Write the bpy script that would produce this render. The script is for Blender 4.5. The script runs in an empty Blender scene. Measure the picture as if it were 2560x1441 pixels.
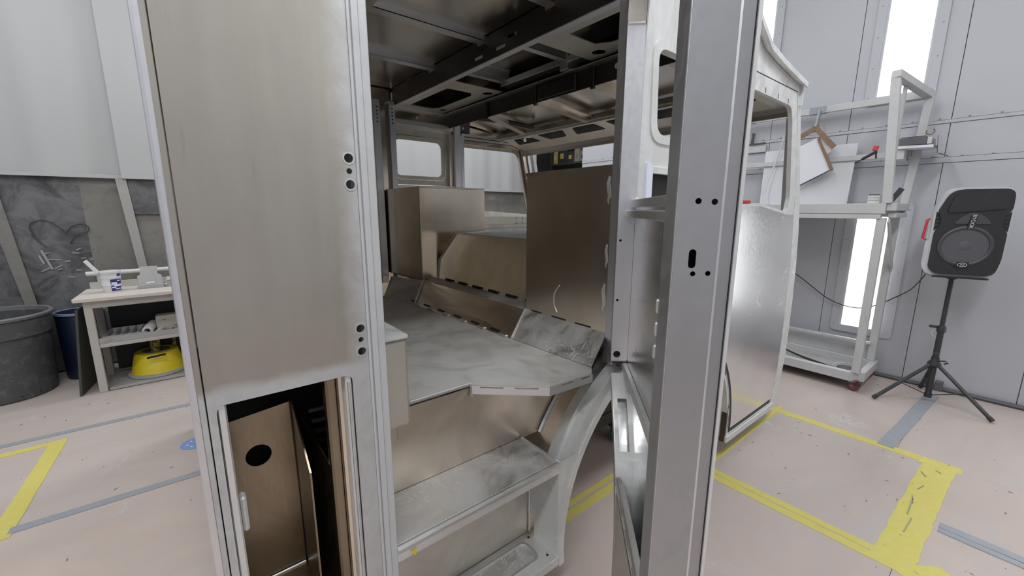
import bpy, bmesh, math, random
from mathutils import Vector, Matrix
from mathutils.geometry import tessellate_polygon
random.seed(7)
S = bpy.context.scene
COL = S.collection

# ------------------------------------------------------------------ camera
cam_d = bpy.data.cameras.new('camera')
cam = bpy.data.objects.new('camera', cam_d)
COL.objects.link(cam)
cam_d.sensor_width = 36.0
cam_d.lens = 36.0 * 1027.0 / 2560.0
cam_d.clip_start = 0.02
cam.location = (0, -0.9, 1.4)
# looking 51.25 deg to the left of the truck's forward axis (+X), 10.85 deg down
_yaw, _pitch, _roll = math.radians(51.25), math.radians(10.854), math.radians(0.117)
_f = Vector((math.cos(_yaw) * math.cos(_pitch), math.sin(_yaw) * math.cos(_pitch), -math.sin(_pitch)))
_r = Vector((math.sin(_yaw), -math.cos(_yaw), 0))
_u = _r.cross(_f)
_r2 = _r * math.cos(_roll) + _u * math.sin(_roll)
_u2 = _u * math.cos(_roll) - _r * math.sin(_roll)
cam.rotation_euler = Matrix((_r2, _u2, -_f)).transposed().to_euler()
S.camera = cam

# ------------------------------------------------------------------ light, world, exposure
w = bpy.data.worlds.new('booth_air'); S.world = w
w.use_nodes = True
w.node_tree.nodes['Background'].inputs[0].default_value = (0.80, 0.83, 0.88, 1)
w.node_tree.nodes['Background'].inputs[1].default_value = 0.35
S.view_settings.view_transform = 'Standard'
S.view_settings.look = 'None'
S.view_settings.exposure = 0.0
S.view_settings.gamma = 1.0
S.view_settings.use_curve_mapping = False

def area(name, loc, size, power, rot=(0, 0, 0), col=(1, 1, 1)):
    l = bpy.data.lights.new(name, 'AREA'); l.shape = 'RECTANGLE'
    l.size, l.size_y = size; l.energy = power; l.color = col
    o = bpy.data.objects.new(name, l); o.location = loc; o.rotation_euler = rot
    COL.objects.link(o); return o
COOL = (0.95, 0.98, 1.0)
# rows of strip lamps in the booth ceiling
for _x, _y, _p in ((-1.8, -1.5, 70), (1.2, -1.5, 72), (-1.8, .6, 42), (1.2, .6, 42), (-1.9, 2.9, 38), (2.7, 3.3, 80)):
    area('ceiling_lamp', (_x, _y, 4.22), (3.2, 0.35), _p, col=COOL)
LAMP_STRENGTH = 3.8

# ------------------------------------------------------------------ materials
def _nodes(name):
    m = bpy.data.materials.new(name); m.use_nodes = True
    nt = m.node_tree
    return m, nt, nt.nodes['Principled BSDF']
def _noise(nt, scale, detail=4, rough=.55, dist=0.0, mscale=(1, 1, 1), rot=(0, 0, 0)):
    tc = nt.nodes.new('ShaderNodeTexCoord'); mp = nt.nodes.new('ShaderNodeMapping')
    oi = nt.nodes.new('ShaderNodeObjectInfo')
    add = nt.nodes.new('ShaderNodeVectorMath'); add.operation = 'ADD'
    nt.links.new(tc.outputs['Object'], add.inputs[0]); nt.links.new(oi.outputs['Location'], add.inputs[1])
    nt.links.new(add.outputs[0], mp.inputs['Vector'])
    mp.inputs['Scale'].default_value = mscale; mp.inputs['Rotation'].default_value = rot
    n = nt.nodes.new('ShaderNodeTexNoise')
    n.inputs['Scale'].default_value = scale; n.inputs['Detail'].default_value = detail
    n.inputs['Roughness'].default_value = rough; n.inputs['Distortion'].default_value = dist
    nt.links.new(mp.outputs[0], n.inputs['Vector'])
    return n.outputs['Fac']
def _range(nt, v, a, b, c, d):
    r = nt.nodes.new('ShaderNodeMapRange')
    for i, x in enumerate((a, b, c, d)): r.inputs[i + 1].default_value = x
    nt.links.new(v, r.inputs[0]); return r.outputs[0]
def _mix(nt, f, a, b):
    m = nt.nodes.new('ShaderNodeMix'); m.data_type = 'RGBA'
    if isinstance(f, float): m.inputs[0].default_value = f
    else: nt.links.new(f, m.inputs[0])
    for i, x in ((6, a), (7, b)):
        if isinstance(x, tuple): m.inputs[i].default_value = (*x, 1)
        else: nt.links.new(x, m.inputs[i])
    return m.outputs[2]
def _math(nt, op, a, b):
    m = nt.nodes.new('ShaderNodeMath'); m.operation = op; m.use_clamp = True
    for i, x in ((0, a), (1, b)):
        if isinstance(x, (int, float)): m.inputs[i].default_value = x
        else: nt.links.new(x, m.inputs[i])
    return m.outputs[0]
def metal(name, col, rough, dust=0.0, dcol=(.5, .5, .49), streak=(1, 1, 1), rvar=.10, var=.10, bump=0, smear=0.0, scuff=0.0, blot=0.0):
    m, nt, b = _nodes(name)
    fine = _noise(nt, 60, 3, .5, mscale=streak)
    big = _noise(nt, 3.1, 3, .5, .6)
    c = _mix(nt, big, tuple(x * (1 - var) for x in col), tuple(min(1, x * (1 + var)) for x in col))
    if blot > 0:   # handling marks and heat tint: broad patches
        bl = _noise(nt, 2.3, 4, .55, 1.4, mscale=(1, 1, .7))
        c = _mix(nt, _range(nt, bl, .42, .66, 0, blot), c, tuple(x * .55 for x in col))
    r = _range(nt, fine, .25, .75, max(.05, rough - rvar * .5), rough + rvar * .5)
    met = 1.0
    if dust > 0:
        d1 = _noise(nt, 5.5, 6, .62, 1.2)
        f = _range(nt, d1, .66 - dust * .55, .86 - dust * .38, 0, min(1, dust * 1.15))
        if smear > 0:
            s = _noise(nt, 30, 4, .6, 2.5, mscale=(1, .25, 1))
            f = _math(nt, 'MAXIMUM', f, _range(nt, s, .58, .68, 0, smear))
        if scuff > 0:
            n1 = _noise(nt, 9, 3, .6, 3.2); n2 = _noise(nt, 4, 2, .5)
            ab = nt.nodes.new('ShaderNodeMath'); ab.operation = 'SUBTRACT'; nt.links.new(n1, ab.inputs[0]); ab.inputs[1].default_value = .5
            ab2 = nt.nodes.new('ShaderNodeMath'); ab2.operation = 'ABSOLUTE'; nt.links.new(ab.outputs[0], ab2.inputs[0])
            line = _math(nt, 'MULTIPLY', _range(nt, ab2.outputs[0], .004, .016, 1, 0), _range(nt, n2, .45, .6, 0, scuff))
            c = _mix(nt, f, c, dcol); c = _mix(nt, line, c, (.72, .72, .71)); f = _math(nt, 'MAXIMUM', f, line)
        else:
            c = _mix(nt, f, c, dcol)
        met = _range(nt, f, 0, 1, 1, .08)
        rr = nt.nodes.new('ShaderNodeMix'); nt.links.new(f, rr.inputs[0]); nt.links.new(r, rr.inputs[2]); rr.inputs[3].default_value = .75
        r = rr.outputs[0]
        nt.links.new(met, b.inputs['Metallic'])
    else:
        b.inputs['Metallic'].default_value = 1
    nt.links.new(c, b.inputs['Base Color']); nt.links.new(r, b.inputs['Roughness'])
    if bump:
        bp = nt.nodes.new('ShaderNodeBump'); bp.inputs['Strength'].default_value = bump * .35; bp.inputs['Distance'].default_value = .001
        nt.links.new(fine, bp.inputs['Height']); nt.links.new(bp.outputs[0], b.inputs['Normal'])
    return m
def paint(name, col, rough=.5, var=.08, scale=4, dirt=0.0, dcol=(.3, .3, .3), mscale=(1, 1, 1), bump=0, spec=.5, dscale=7):
    m, nt, b = _nodes(name)
    n = _noise(nt, scale, 5, .6, .4, mscale=mscale)
    c = _mix(nt, n, tuple(x * (1 - var) for x in col), tuple(min(1, x * (1 + var)) for x in col))
    if dirt > 0:
        d = _noise(nt, dscale, 7, .68, 1.0, mscale=mscale)
        c = _mix(nt, _range(nt, d, .70 - dirt * .4, .84 - dirt * .3, 0, min(1, dirt * 1.3)), c, dcol)
    nt.links.new(c, b.inputs['Base Color'])
    b.inputs['Roughness'].default_value = rough; b.inputs['Specular IOR Level'].default_value = spec
    if bump:
        bp = nt.nodes.new('ShaderNodeBump'); bp.inputs['Strength'].default_value = bump; bp.inputs['Distance'].default_value = .01
        nt.links.new(n, bp.inputs['Height']); nt.links.new(bp.outputs[0], b.inputs['Normal'])
    return m
def glow(name, col, s):
    m, nt, b = _nodes(name)
    b.inputs['Emission Color'].default_value = (*col, 1); b.inputs['Emission Strength'].default_value = s
    b.inputs['Base Color'].default_value = (.8, .8, .8, 1)
    return m
V_STREAK = (3, 3, .25)
ALU = metal('mill_aluminium', (.72, .645, .55), .32, dust=.18, dcol=(.44, .40, .35), streak=V_STREAK, rvar=.05, blot=.4)
ALU_PANEL = metal('panel_aluminium', (.70, .665, .60), 0.5, dust=0.3, dcol=(.46, .44, .40), streak=(2.2, 2.2, .35), rvar=.10)
ALU_DARK = metal('interior_aluminium', (.84, .75, .63), .21, dust=.03, dcol=(.50, .46, .41), streak=V_STREAK, rvar=.035, blot=.30)
ALU_TAN_SHADED = metal('shaded_compartment_aluminium', (.29, .235, .17), .30, dust=.10, dcol=(.22, .20, .16), streak=V_STREAK, blot=.5)  # tan sheet darkened further, the compartment's shade is put into the colour
ALU_DOOR = metal('door_frame_aluminium', (.47, .47, .482), .46, dust=.25, dcol=(.24, .24, .245), rvar=.08, blot=.15)
ALU_SAND = metal('sanded_aluminium', (.84, .84, .83), 0.5, dust=0.5, dcol=(.58, .58, .575), rvar=.12, bump=.06)
ALU_BRIGHT = metal('bright_skin_aluminium', (.90, .90, .90), 0.24, dust=.12, dcol=(.62, .63, .63), rvar=.08, bump=.01)
ALU_DUST = metal('dusty_floor_aluminium', (.82, .80, .76), .55, dust=.70, dcol=(.53, .525, .51), scuff=.25, blot=.12, rvar=.1)
ALU_STEP = metal('step_aluminium', (.70, .68, .66), .48, dust=.55, dcol=(.46, .45, .445), scuff=.95, blot=.35)
ALU_ROOF = metal('roof_sheet_aluminium', (.74, .70, .64), 0.26, dust=.05, dcol=(.3, .28, .26), streak=(.6, 4, 1), rvar=.03, blot=.2)
ALU_FRAME = metal('extruded_aluminium', (.76, .76, .78), 0.42, dust=.18, dcol=(.42, .42, .43), bump=.03)
ALU_WELD = metal('weld_aluminium', (.72, .72, .71), .45, dust=.25, dcol=(.55, .55, .54), bump=.3)
SKIN = metal('sanded_body_skin', (.90, .905, .89), .5, dust=.75, dcol=(.60, .61, .60), rvar=.08)
ALU_JAMB = metal('ground_jamb_aluminium', (.74, .74, .75), .52, dust=.8, dcol=(.56, .565, .57), streak=(1, 1, .1))
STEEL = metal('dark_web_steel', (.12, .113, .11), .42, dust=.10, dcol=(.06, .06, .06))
BLACK_PAINT = paint('black_coating', (.012, .012, .013), .5)
CART = paint('chalky_cart_metal', (.50, .50, .50), .55, .1, 6, dirt=.4, dcol=(.38, .38, .39), dscale=14)
WHITE_WALL = paint('white_booth_panel', (.45, .455, .485), .42, .03, 2, dirt=.10, dcol=(.55, .56, .58))
WALL_GROOVE = paint('panel_joint', (.36, .37, .40), .6)
CEIL_WHITE = paint('white_ceiling_sheet', (.62, .62, .63), .5, .03)
CURTAIN = paint('white_vinyl_curtain', (.44, .445, .445), .38, .03, 1.2, mscale=(1, 1, .3))
CURTAIN_LOW = paint('dusty_clear_vinyl', (.165, .165, .17), .35, .45, 1.7, dirt=.75, dcol=(.055, .055, .06), dscale=4.5)
CURTAIN_TAN = paint('dusty_tan_vinyl', (.215, .205, .185), .4, .25, 2.4, dirt=.45, dcol=(.12, .118, .115), dscale=5)
CHALK = paint('chalk_smear', (.33, .33, .33), .8)
STRIP = paint('grey_vinyl_strip', (.36, .355, .34), .5, .06, 6)
MARK = paint('wiped_dust_line', (.04, .04, .042), .5)
def board_mat(name, col, rot):
    m, nt, b = _nodes(name)
    a = _noise(nt, 1.6, 6, .62, .8, mscale=(.7, 1.5, 1)); g = _noise(nt, 5.0, 7, .68, 1.6, mscale=(.45, 1.6, 1), rot=(0, 0, rot))
    sp = _noise(nt, 1.9, 3, .55, .6); br = _noise(nt, 26, 6, .75, 1.2, mscale=(1, .45, 1)); fl = _noise(nt, 48, 3, .5, 1.0, mscale=(.35, 1.3, 1), rot=(0, 0, rot))
    c = _mix(nt, _range(nt, a, .32, .68, 0, 1), tuple(x * .93 for x in col), tuple(min(1, x * 1.07) for x in col))
    c = _mix(nt, _range(nt, g, .46, .70, 0, .85), c, (.45, .42, .41))
    c = _mix(nt, _math(nt, 'MULTIPLY', _range(nt, sp, .62, .72, 0, .8), _range(nt, br, .46, .58, 0, 1)), c, (.60, .605, .61))
    c = _mix(nt, _range(nt, fl, .73, .78, 0, .55), c, (.17, .155, .145))
    nt.links.new(c, b.inputs['Base Color']); b.inputs['Roughness'].default_value = .6
    return m
BOARD = board_mat('floor_hardboard', (.485, .405, .365), .3)
BOARD2 = board_mat('floor_hardboard_worn', (.475, .405, .37), -.25)
JOINT = paint('board_joint', (.20, .19, .18), .7)
YTAPE = paint('yellow_masking_tape', (.60, .53, .14), .6, .10, 30, dirt=.28, dcol=(.60, .55, .30), dscale=18)
GTAPE = paint('grey_cloth_tape', (.30, .315, .345), .5, .10, 20, dirt=.35, dcol=(.42, .42, .43), dscale=22)
BIN = paint('grey_bin_plastic', (.075, .075, .08), .6, .3, 9, dirt=.45, dcol=(.20, .20, .205), dscale=12)
BLUE = paint('blue_drum_plastic', (.008, .014, .042), .45, .3, 5, dirt=.3, dcol=(.06, .09, .17), dscale=6)
WOOD_TOP = paint('dusty_bench_board', (.60, .55, .50), .65, .12, 9, dirt=.4, dcol=(.68, .67, .66), mscale=(.4, 2, 1))
BENCH = paint('bench_frame_paint', (.47, .45, .42), .6, .08, 6, dirt=.3, dcol=(.55, .54, .53))
DARK_BOARD = paint('dark_painted_board', (.055, .06, .055), .6, .3, 8, dirt=.3, dcol=(.15, .15, .15))
DIRTY_SHELF = paint('dusty_shelf_board', (.38, .37, .37), .7, .15, 12, dirt=.4, dcol=(.2, .2, .21))
WHITE_PLASTIC = paint('white_tub_plastic', (.68, .68, .69), .4, .04, 8, dirt=.2, dcol=(.5, .5, .5))
LABEL_BLUE = paint('label_blue', (.035, .03, .22), .4)
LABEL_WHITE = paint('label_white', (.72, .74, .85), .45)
YELLOW = paint('yellow_enamel', (.70, .56, .02), .45, .08, 8, dirt=.2, dcol=(.5, .40, .06), dscale=12)
YBLACK = paint('chipped_yellow_black', (.02, .02, .018), .5, .2, 20, dirt=.62, dcol=(.62, .50, .03), dscale=26)
PALE_BOX = paint('pale_cardboard', (.50, .47, .40), .7, .06)
BLUE_DISC = paint('blue_abrasive_paper', (.20, .30, .56), .7, .2, 60)
SPK_BLACK = paint('speaker_black_plastic', (.018, .018, .022), .55, .25, 30, dirt=.3, dcol=(.04, .04, .046), dscale=9)
SPK_GREY = paint('speaker_grey_cone', (.085, .085, .095), .5, .1, 10)
SPK_RING = paint('speaker_ring', (.055, .055, .062), .5)
SPK_SIDE = paint('speaker_white_shell', (.52, .53, .56), .5)
RED = paint('red_plastic', (.55, .045, .06), .4)
STAND_BLACK = paint('dusty_black_tube', (.03, .03, .034), .45, .3, 8, dirt=.35, dcol=(.22, .22, .23), dscale=9)
def panel_material():
    m, nt, b = _nodes('rear_panel_sheet')
    geo = nt.nodes.new('ShaderNodeTexCoord'); oi = nt.nodes.new('ShaderNodeObjectInfo'); ad = nt.nodes.new('ShaderNodeVectorMath')
    nt.links.new(geo.outputs['Object'], ad.inputs[0]); nt.links.new(oi.outputs['Location'], ad.inputs[1])
    sx = nt.nodes.new('ShaderNodeSeparateXYZ'); nt.links.new(geo.outputs['Object'], sx.inputs[0])
    wob = _noise(nt, 14, 6, .7, .8); fine = _noise(nt, 70, 4, .6, mscale=(1, 1, .12)); st = _noise(nt, 7, 4, .6, mscale=(2.2, 1, .3)); mid = _noise(nt, 3.2, 3, .5)
    def edge(v, lo, hi, amp):
        a = nt.nodes.new('ShaderNodeMath'); a.operation = 'MULTIPLY_ADD'; nt.links.new(wob, a.inputs[0]); a.inputs[1].default_value = amp; nt.links.new(v, a.inputs[2])
        return _range(nt, a.outputs[0], lo, hi, 0, 1)
    # local origin is the sheet's centre: x .152, z 1.245
    ground = _math(nt, 'MAXIMUM', _math(nt, 'SUBTRACT', 1.0, edge(sx.outputs['Z'], -.165, -.145, .05)), edge(sx.outputs['X'], .125, .175, .05))
    c = _mix(nt, _range(nt, st, .3, .7, 0, 1), (.45, .412, .36), (.50, .473, .415))
    c = _mix(nt, _range(nt, mid, .38, .68, 0, .55), c, (.40, .362, .34))
    c = _mix(nt, _range(nt, fine, .62, .74, 0, .35), c, (.33, .295, .255))
    c2 = _mix(nt, _range(nt, wob, .3, .7, 0, 1), (.50, .50, .495), (.62, .62, .615))
    nt.links.new(_mix(nt, ground, c, c2), b.inputs['Base Color'])
    nt.links.new(_range(nt, ground, 0, 1, .42, .56), b.inputs['Roughness']); nt.links.new(_range(nt, ground, 0, 1, .92, .55), b.inputs['Metallic'])
    return m
PANEL_SHEET = panel_material()
RUBBER = paint('black_rubber', (.02, .02, .022), .55)
HOSE = paint('grey_hose', (.11, .11, .12), .5)
BROWN = paint('brown_tape', (.22, .13, .08), .5, .35, 25, dirt=.3, dcol=(.5, .47, .43), dscale=20)
WHITE_BOARD = paint('white_sheet', (.70, .70, .74), .5, .02)
SPECK_BOARD = paint('speckled_board', (.62, .62, .64), .55, .03, 5, dirt=.12, dcol=(.33, .33, .34), dscale=28)
TEAL = paint('teal_caster', (.06, .16, .17), .4)
WHEEL_RED = paint('red_brown_wheel', (.22, .07, .06), .55)
TIMBER = paint('dark_timber', (.045, .04, .036), .7, .3, 6, mscale=(.3, 2, 2))
RACK = paint('rack_dark_paint', (.05, .045, .045), .6)
CRATES = [paint('crate_' + n, c, .6, .2, 12, dirt=.3, dcol=(.02, .02, .02)) for n, c in
          (('black', (.03, .03, .032)), ('tan', (.30, .24, .17)), ('green', (.10, .13, .10)), ('yellow', (.45, .37, .08)),
           ('grey', (.20, .20, .20)), ('maroon', (.13, .04, .045)), ('white', (.5, .5, .48)))]
LAMP = glow('lamp_diffuser', (.97, .99, 1.0), LAMP_STRENGTH)
LETTER = paint('printed_letter', (.55, .56, .60), .4)

# ------------------------------------------------------------------ mesh helpers
WL = {}
class MB:
    def __init__(s): s.v = []; s.f = []
    def raw(s, v, f):
        k = len(s.v); s.v += [Vector(p) for p in v]; s.f += [tuple(i + k for i in q) for q in f]; return s
    def obox(s, c, ax, h, bev=0.0):
        c = Vector(c); U, V, W = [Vector(a).normalized() for a in ax]
        if bev <= 0:
            v = [c + U * (h[0] * i) + V * (h[1] * j) + W * (h[2] * k) for i in (-1, 1) for j in (-1, 1) for k in (-1, 1)]
            return s.raw(v, [(0, 1, 3, 2), (4, 6, 7, 5), (0, 4, 5, 1), (2, 3, 7, 6), (0, 2, 6, 4), (1, 5, 7, 3)])
        bm = bmesh.new(); bmesh.ops.create_cube(bm, size=2)
        for q in bm.verts: q.co = Vector((q.co.x * h[0], q.co.y * h[1], q.co.z * h[2]))
        bmesh.ops.bevel(bm, geom=bm.edges[:], offset=min(bev, min(h) * .9), segments=1, affect='EDGES')
        bm.verts.index_update()
        v = [c + U * q.co.x + V * q.co.y + W * q.co.z for q in bm.verts]
        f = [tuple(q.index for q in p.verts) for p in bm.faces]; bm.free()
        return s.raw(v, f)
    def box(s, x0, x1, y0, y1, z0, z1, bev=0.0):
        return s.obox(((x0 + x1) / 2, (y0 + y1) / 2, (z0 + z1) / 2), ((1, 0, 0), (0, 1, 0), (0, 0, 1)),
                      (abs(x1 - x0) / 2, abs(y1 - y0) / 2, abs(z1 - z0) / 2), bev)
    def bar(s, a, b, wd, ht, up=(0, 0, 1), bev=0.0):
        a, b = Vector(a), Vector(b); d = b - a; L = d.length; d.normalize(); u = Vector(up)
        sd = d.cross(u)
        if sd.length < 1e-4: sd = d.cross(Vector((1, 0, 0)))
        sd.normalize(); u = sd.cross(d)
        return s.obox((a + b) / 2, (d, sd, u), (L / 2, wd / 2, ht / 2), bev)
    def prism(s, poly, O, U, V, n0, n1, holes=()):
        O, U, V = Vector(O), Vector(U), Vector(V); N = U.cross(V).normalized()
        loops = [list(poly)] + [list(h) for h in holes]
        flat = [Vector((p[0], p[1], 0)) for l in loops for p in l]
        tris = tessellate_polygon([[Vector((p[0], p[1], 0)) for p in l] for l in loops])
        n = len(flat); k = len(s.v)
        for off in (n0, n1): s.v += [O + U * p.x + V * p.y + N * off for p in flat]
        for t in tris:
            s.f.append(tuple(k + i for i in t)); s.f.append(tuple(k + n + i for i in reversed(t)))
        b = 0
        for l in loops:
            m = len(l)
            for i in range(m):
                j = (i + 1) % m; s.f.append((k + b + i, k + b + j, k + n + b + j, k + n + b + i))
            b += m
        return s
    def tube(s, pts, r, n=8, caps=True):
        pts = [Vector(p) for p in pts]; rs = r if isinstance(r, (list, tuple)) else [r] * len(pts)
        k = len(s.v); prev = None
        for i, p in enumerate(pts):
            d = (pts[min(i + 1, len(pts) - 1)] - pts[max(i - 1, 0)]).normalized()
            a = prev if prev else (Vector((0, 0, 1)) if abs(d.z) < .9 else Vector((1, 0, 0)))
            u = (a - d * a.dot(d)).normalized(); prev = u; wv = d.cross(u)
            s.v += [p + (u * math.cos(2 * math.pi * j / n) + wv * math.sin(2 * math.pi * j / n)) * rs[i] for j in range(n)]
        for i in range(len(pts) - 1):
            for j in range(n):
                a, b = k + i * n + j, k + i * n + (j + 1) % n
                s.f.append((a, b, b + n, a + n))
        if caps:
            s.f.append(tuple(k + j for j in reversed(range(n)))); s.f.append(tuple(k + (len(pts) - 1) * n + j for j in range(n)))
        return s
    def lathe(s, prof, c, n=24, axis=(0, 0, 1), up=None, sx=1.0, loop=False):
        c = Vector(c); Z = Vector(axis).normalized()
        X = Vector(up) if up else (Vector((1, 0, 0)) if abs(Z.x) < .9 else Vector((0, 1, 0)))
        X = (X - Z * X.dot(Z)).normalized(); Y = Z.cross(X); k = len(s.v)
        for r, z in prof:
            s.v += [c + Z * z + (X * math.cos(2 * math.pi * j / n) * sx + Y * math.sin(2 * math.pi * j / n)) * r for j in range(n)]
        for i in range(len(prof) - 1):
            for j in range(n):
                a, b = k + i * n + j, k + i * n + (j + 1) % n
                s.f.append((a, b, b + n, a + n))
        if loop:
            m = (len(prof) - 1) * n
            for j in range(n): s.f.append((k + m + j, k + m + (j + 1) % n, k + (j + 1) % n, k + j))
        else:
            s.f.append(tuple(k + j for j in reversed(range(n)))); s.f.append(tuple(k + (len(prof) - 1) * n + j for j in range(n)))
        return s
    def ring(s, c, r0, r1, a0, a1, y0, y1, n=24):
        """sector of a ring about the Y axis through c=(x,z)"""
        k = len(s.v)
        for i in range(n + 1):
            a = math.radians(a0 + (a1 - a0) * i / n)
            for r, y in ((r0, y0), (r1, y0), (r1, y1), (r0, y1)):
                s.v.append(Vector((c[0] + r * math.cos(a), y, c[1] + r * math.sin(a))))
        for i in range(n):
            for j in range(4):
                a, b = k + i * 4 + j, k + i * 4 + (j + 1) % 4
                s.f.append((a, b, b + 4, a + 4))
        s.f.append((k, k + 1, k + 2, k + 3)); s.f.append(tuple(k + n * 4 + j for j in (3, 2, 1, 0)))
        return s
    def build(s, name, mat, parent=None, smooth=True, origin=None):
        if origin is None:
            lo = [min(p[i] for p in s.v) for i in range(3)]; hi = [max(p[i] for p in s.v) for i in range(3)]
            c = Vector([(a + b) / 2 for a, b in zip(lo, hi)])
            if parent is None: c.z = lo[2]
        else: c = Vector(origin)
        me = bpy.data.meshes.new(name)
        me.from_pydata([p - c for p in s.v], [], s.f)
        bm = bmesh.new(); bm.from_mesh(me); bmesh.ops.recalc_face_normals(bm, faces=bm.faces[:]); bm.to_mesh(me); bm.free()
        me.materials.append(mat)
        if smooth:
            for p in me.polygons: p.use_smooth = True
            me.set_sharp_from_angle(angle=math.radians(32))
        o = bpy.data.objects.new(name, me); COL.objects.link(o)
        o.location = c - (WL[parent.name] if parent else Vector())
        if parent: o.parent = parent
        WL[o.name] = c
        return o
def empty(name, loc):
    o = bpy.data.objects.new(name, None); COL.objects.link(o); o.location = loc; o.empty_display_size = .1
    WL[o.name] = Vector(loc); return o
def tag(o, label, cat, group=None):
    o['label'] = label; o['category'] = cat
    if group: o['group'] = group
    return o
def struct(o): o['kind'] = 'structure'; return o
def stuff(o): o['kind'] = 'stuff'; return o
def B(name, mat, parent, x0, x1, y0, y1, z0, z1, bev=.002): return MB().box(x0, x1, y0, y1, z0, z1, bev).build(name, mat, parent)
def rrect(x0, x1, y0, y1, r, n=5):
    out = []
    for cx, cy, a in ((x1 - r, y0 + r, -90), (x1 - r, y1 - r, 0), (x0 + r, y1 - r, 90), (x0 + r, y0 + r, 180)):
        for i in range(n + 1):
            t = math.radians(a + 90 * i / n); out.append((cx + r * math.cos(t), cy + r * math.sin(t)))
    return out
def rpoly(pts, rad, n=5):
    """polygon with rounded corners; rad may be a list"""
    out = []; m = len(pts)
    for i, p in enumerate(pts):
        r = rad[i] if isinstance(rad, (list, tuple)) else rad
        P = Vector(p); A = Vector(pts[i - 1]) - P; Bv = Vector(pts[(i + 1) % m]) - P
        if r <= 0: out.append(tuple(P)); continue
        a, b = A.normalized(), Bv.normalized(); r2 = min(r, A.length * .49, Bv.length * .49)
        p0, p2 = P + a * r2, P + b * r2
        for k in range(n + 1):
            t = k / n; q = p0 * (1 - t) ** 2 + P * 2 * t * (1 - t) + p2 * t * t; out.append(tuple(q))
    return out
def circ(x, y, r, n=14): return [(x + r * math.cos(2 * math.pi * i / n), y + r * math.sin(2 * math.pi * i / n)) for i in range(n)]
def slot(x, y, hw, hh):
    r = min(hw, hh); return rrect(x - hw, x + hw, y - hh, y + hh, r * .98, 4)
YP = ((0, 0, 0), (1, 0, 0), (0, 0, 1))            # plates in the plane of the cab side (normal -Y)
def sideplate(name, mat, parent, poly, y, t=.004, holes=()):
    return MB().prism(poly, (0, y, 0), (1, 0, 0), (0, 0, 1), -t, 0, holes).build(name, mat, parent)
def xplate(name, mat, parent, poly, x, t=.004, holes=()):   # poly in (y,z)
    return MB().prism(poly, (x, 0, 0), (0, 1, 0), (0, 0, 1), 0, t, holes).build(name, mat, parent)
def zplate(name, mat, parent, poly, z, t=.004, holes=()):   # poly in (x,y), top at z
    return MB().prism(poly, (0, 0, z), (1, 0, 0), (0, 1, 0), -t, 0, holes).build(name, mat, parent)
def quad(name, mat, parent, a, b, c, d, t=.004):
    a, b, c, d = map(Vector, (a, b, c, d)); n = (b - a).cross(d - a).normalized() * t
    v = [a, b, c, d, a - n, b - n, c - n, d - n]
    return MB().raw(v, [(0, 1, 2, 3), (7, 6, 5, 4), (0, 4, 5, 1), (1, 5, 6, 2), (2, 6, 7, 3), (3, 7, 4, 0)]).build(name, mat, parent)

# ================================================================== THE BOOTH
fl = struct(MB().box(-4.0, 7.2, -3.6, 4.4, -.06, -.008).build('floor', JOINT))
boards = [(-4, -1.2, -3.5, -.76), (-1.2, 2.475, -3.5, -.76), (2.475, 3.165, -3.5, -.76), (3.165, 7, -3.5, -.60),
          (-4, -1.2, -.76, 1.705), (-1.2, 2.097, -.76, 1.705), (2.097, 3.165, -.76, 1.705), (3.165, 7, -.60, 1.705),
          (-4, -1.2, 1.705, 2.74), (-1.2, 2.097, 1.705, 2.74), (2.097, 7, 1.705, 2.74),
          (-4, -1.2, 2.74, 4.3), (-1.2, 2.097, 2.74, 4.3), (2.097, 7, 2.74, 4.3)]
for k, (x0, x1, y0, y1) in enumerate(boards):
    B('floor_board', BOARD if k % 3 else BOARD2, fl, x0 + .0008, x1 - .0008, y0 + .0008, y1 - .0008, -.008, 0, .0006)

chips = MB()
for k in range(170):
    if k % 3: x, y = random.uniform(2.0, 4.4), random.uniform(-1.3, .9)
    else: x, y = random.uniform(-1.5, 0), random.uniform(1.2, 3.3)
    L, a = random.uniform(.004, .014), random.uniform(0, 6.28); c_, s_ = math.cos(a), math.sin(a); wd = L * .28
    chips.raw([(x - L * c_, y - L * s_, .0006), (x + wd * s_, y - wd * c_, .0012), (x + L * c_, y + L * s_, .0006), (x - wd * s_, y + wd * c_, .0025)], [(0, 1, 2), (0, 2, 3), (0, 3, 1), (1, 3, 2)])
stuff(chips.build('floor_chips', JOINT, fl, smooth=False))
wf = struct(MB().box(4.585, 4.70, -3.6, 3.2, 0, 4.3).build('wall_front', WALL_GROOVE))
seams = [3.2, 2.61, 2.005, 1.40, .795, .19, -.42, -1.03, -1.64, -2.25, -2.86, -3.5]
lampy = [(0, 1)]
bands = [(0, 1.752), (1.792, 2.038), (2.062, 4.28)]
for a, b in zip(seams[:-1], seams[1:]):
    for z0, z1 in bands:
        B('wall_panel', WHITE_WALL, wf, 4.56, 4.585, b + .002, a - .002, z0 + .002, z1 - .002, .0015)
for z0, z1 in ((1.752, 1.792), (2.038, 2.062)):
    B('joint_strip', WHITE_WALL, wf, 4.554, 4.585, -3.5, 3.2, z0, z1, .002)
rv = MB()
for z in (1.80, 2.075):
    y = -3.4
    while y < 3.2: rv.lathe([(.007, 0), (.005, .004)], (4.555, y, z), 6, (-1, 0, 0)); y += .152
stuff(rv.build('rivets', WALL_GROOVE, wf))

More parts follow.
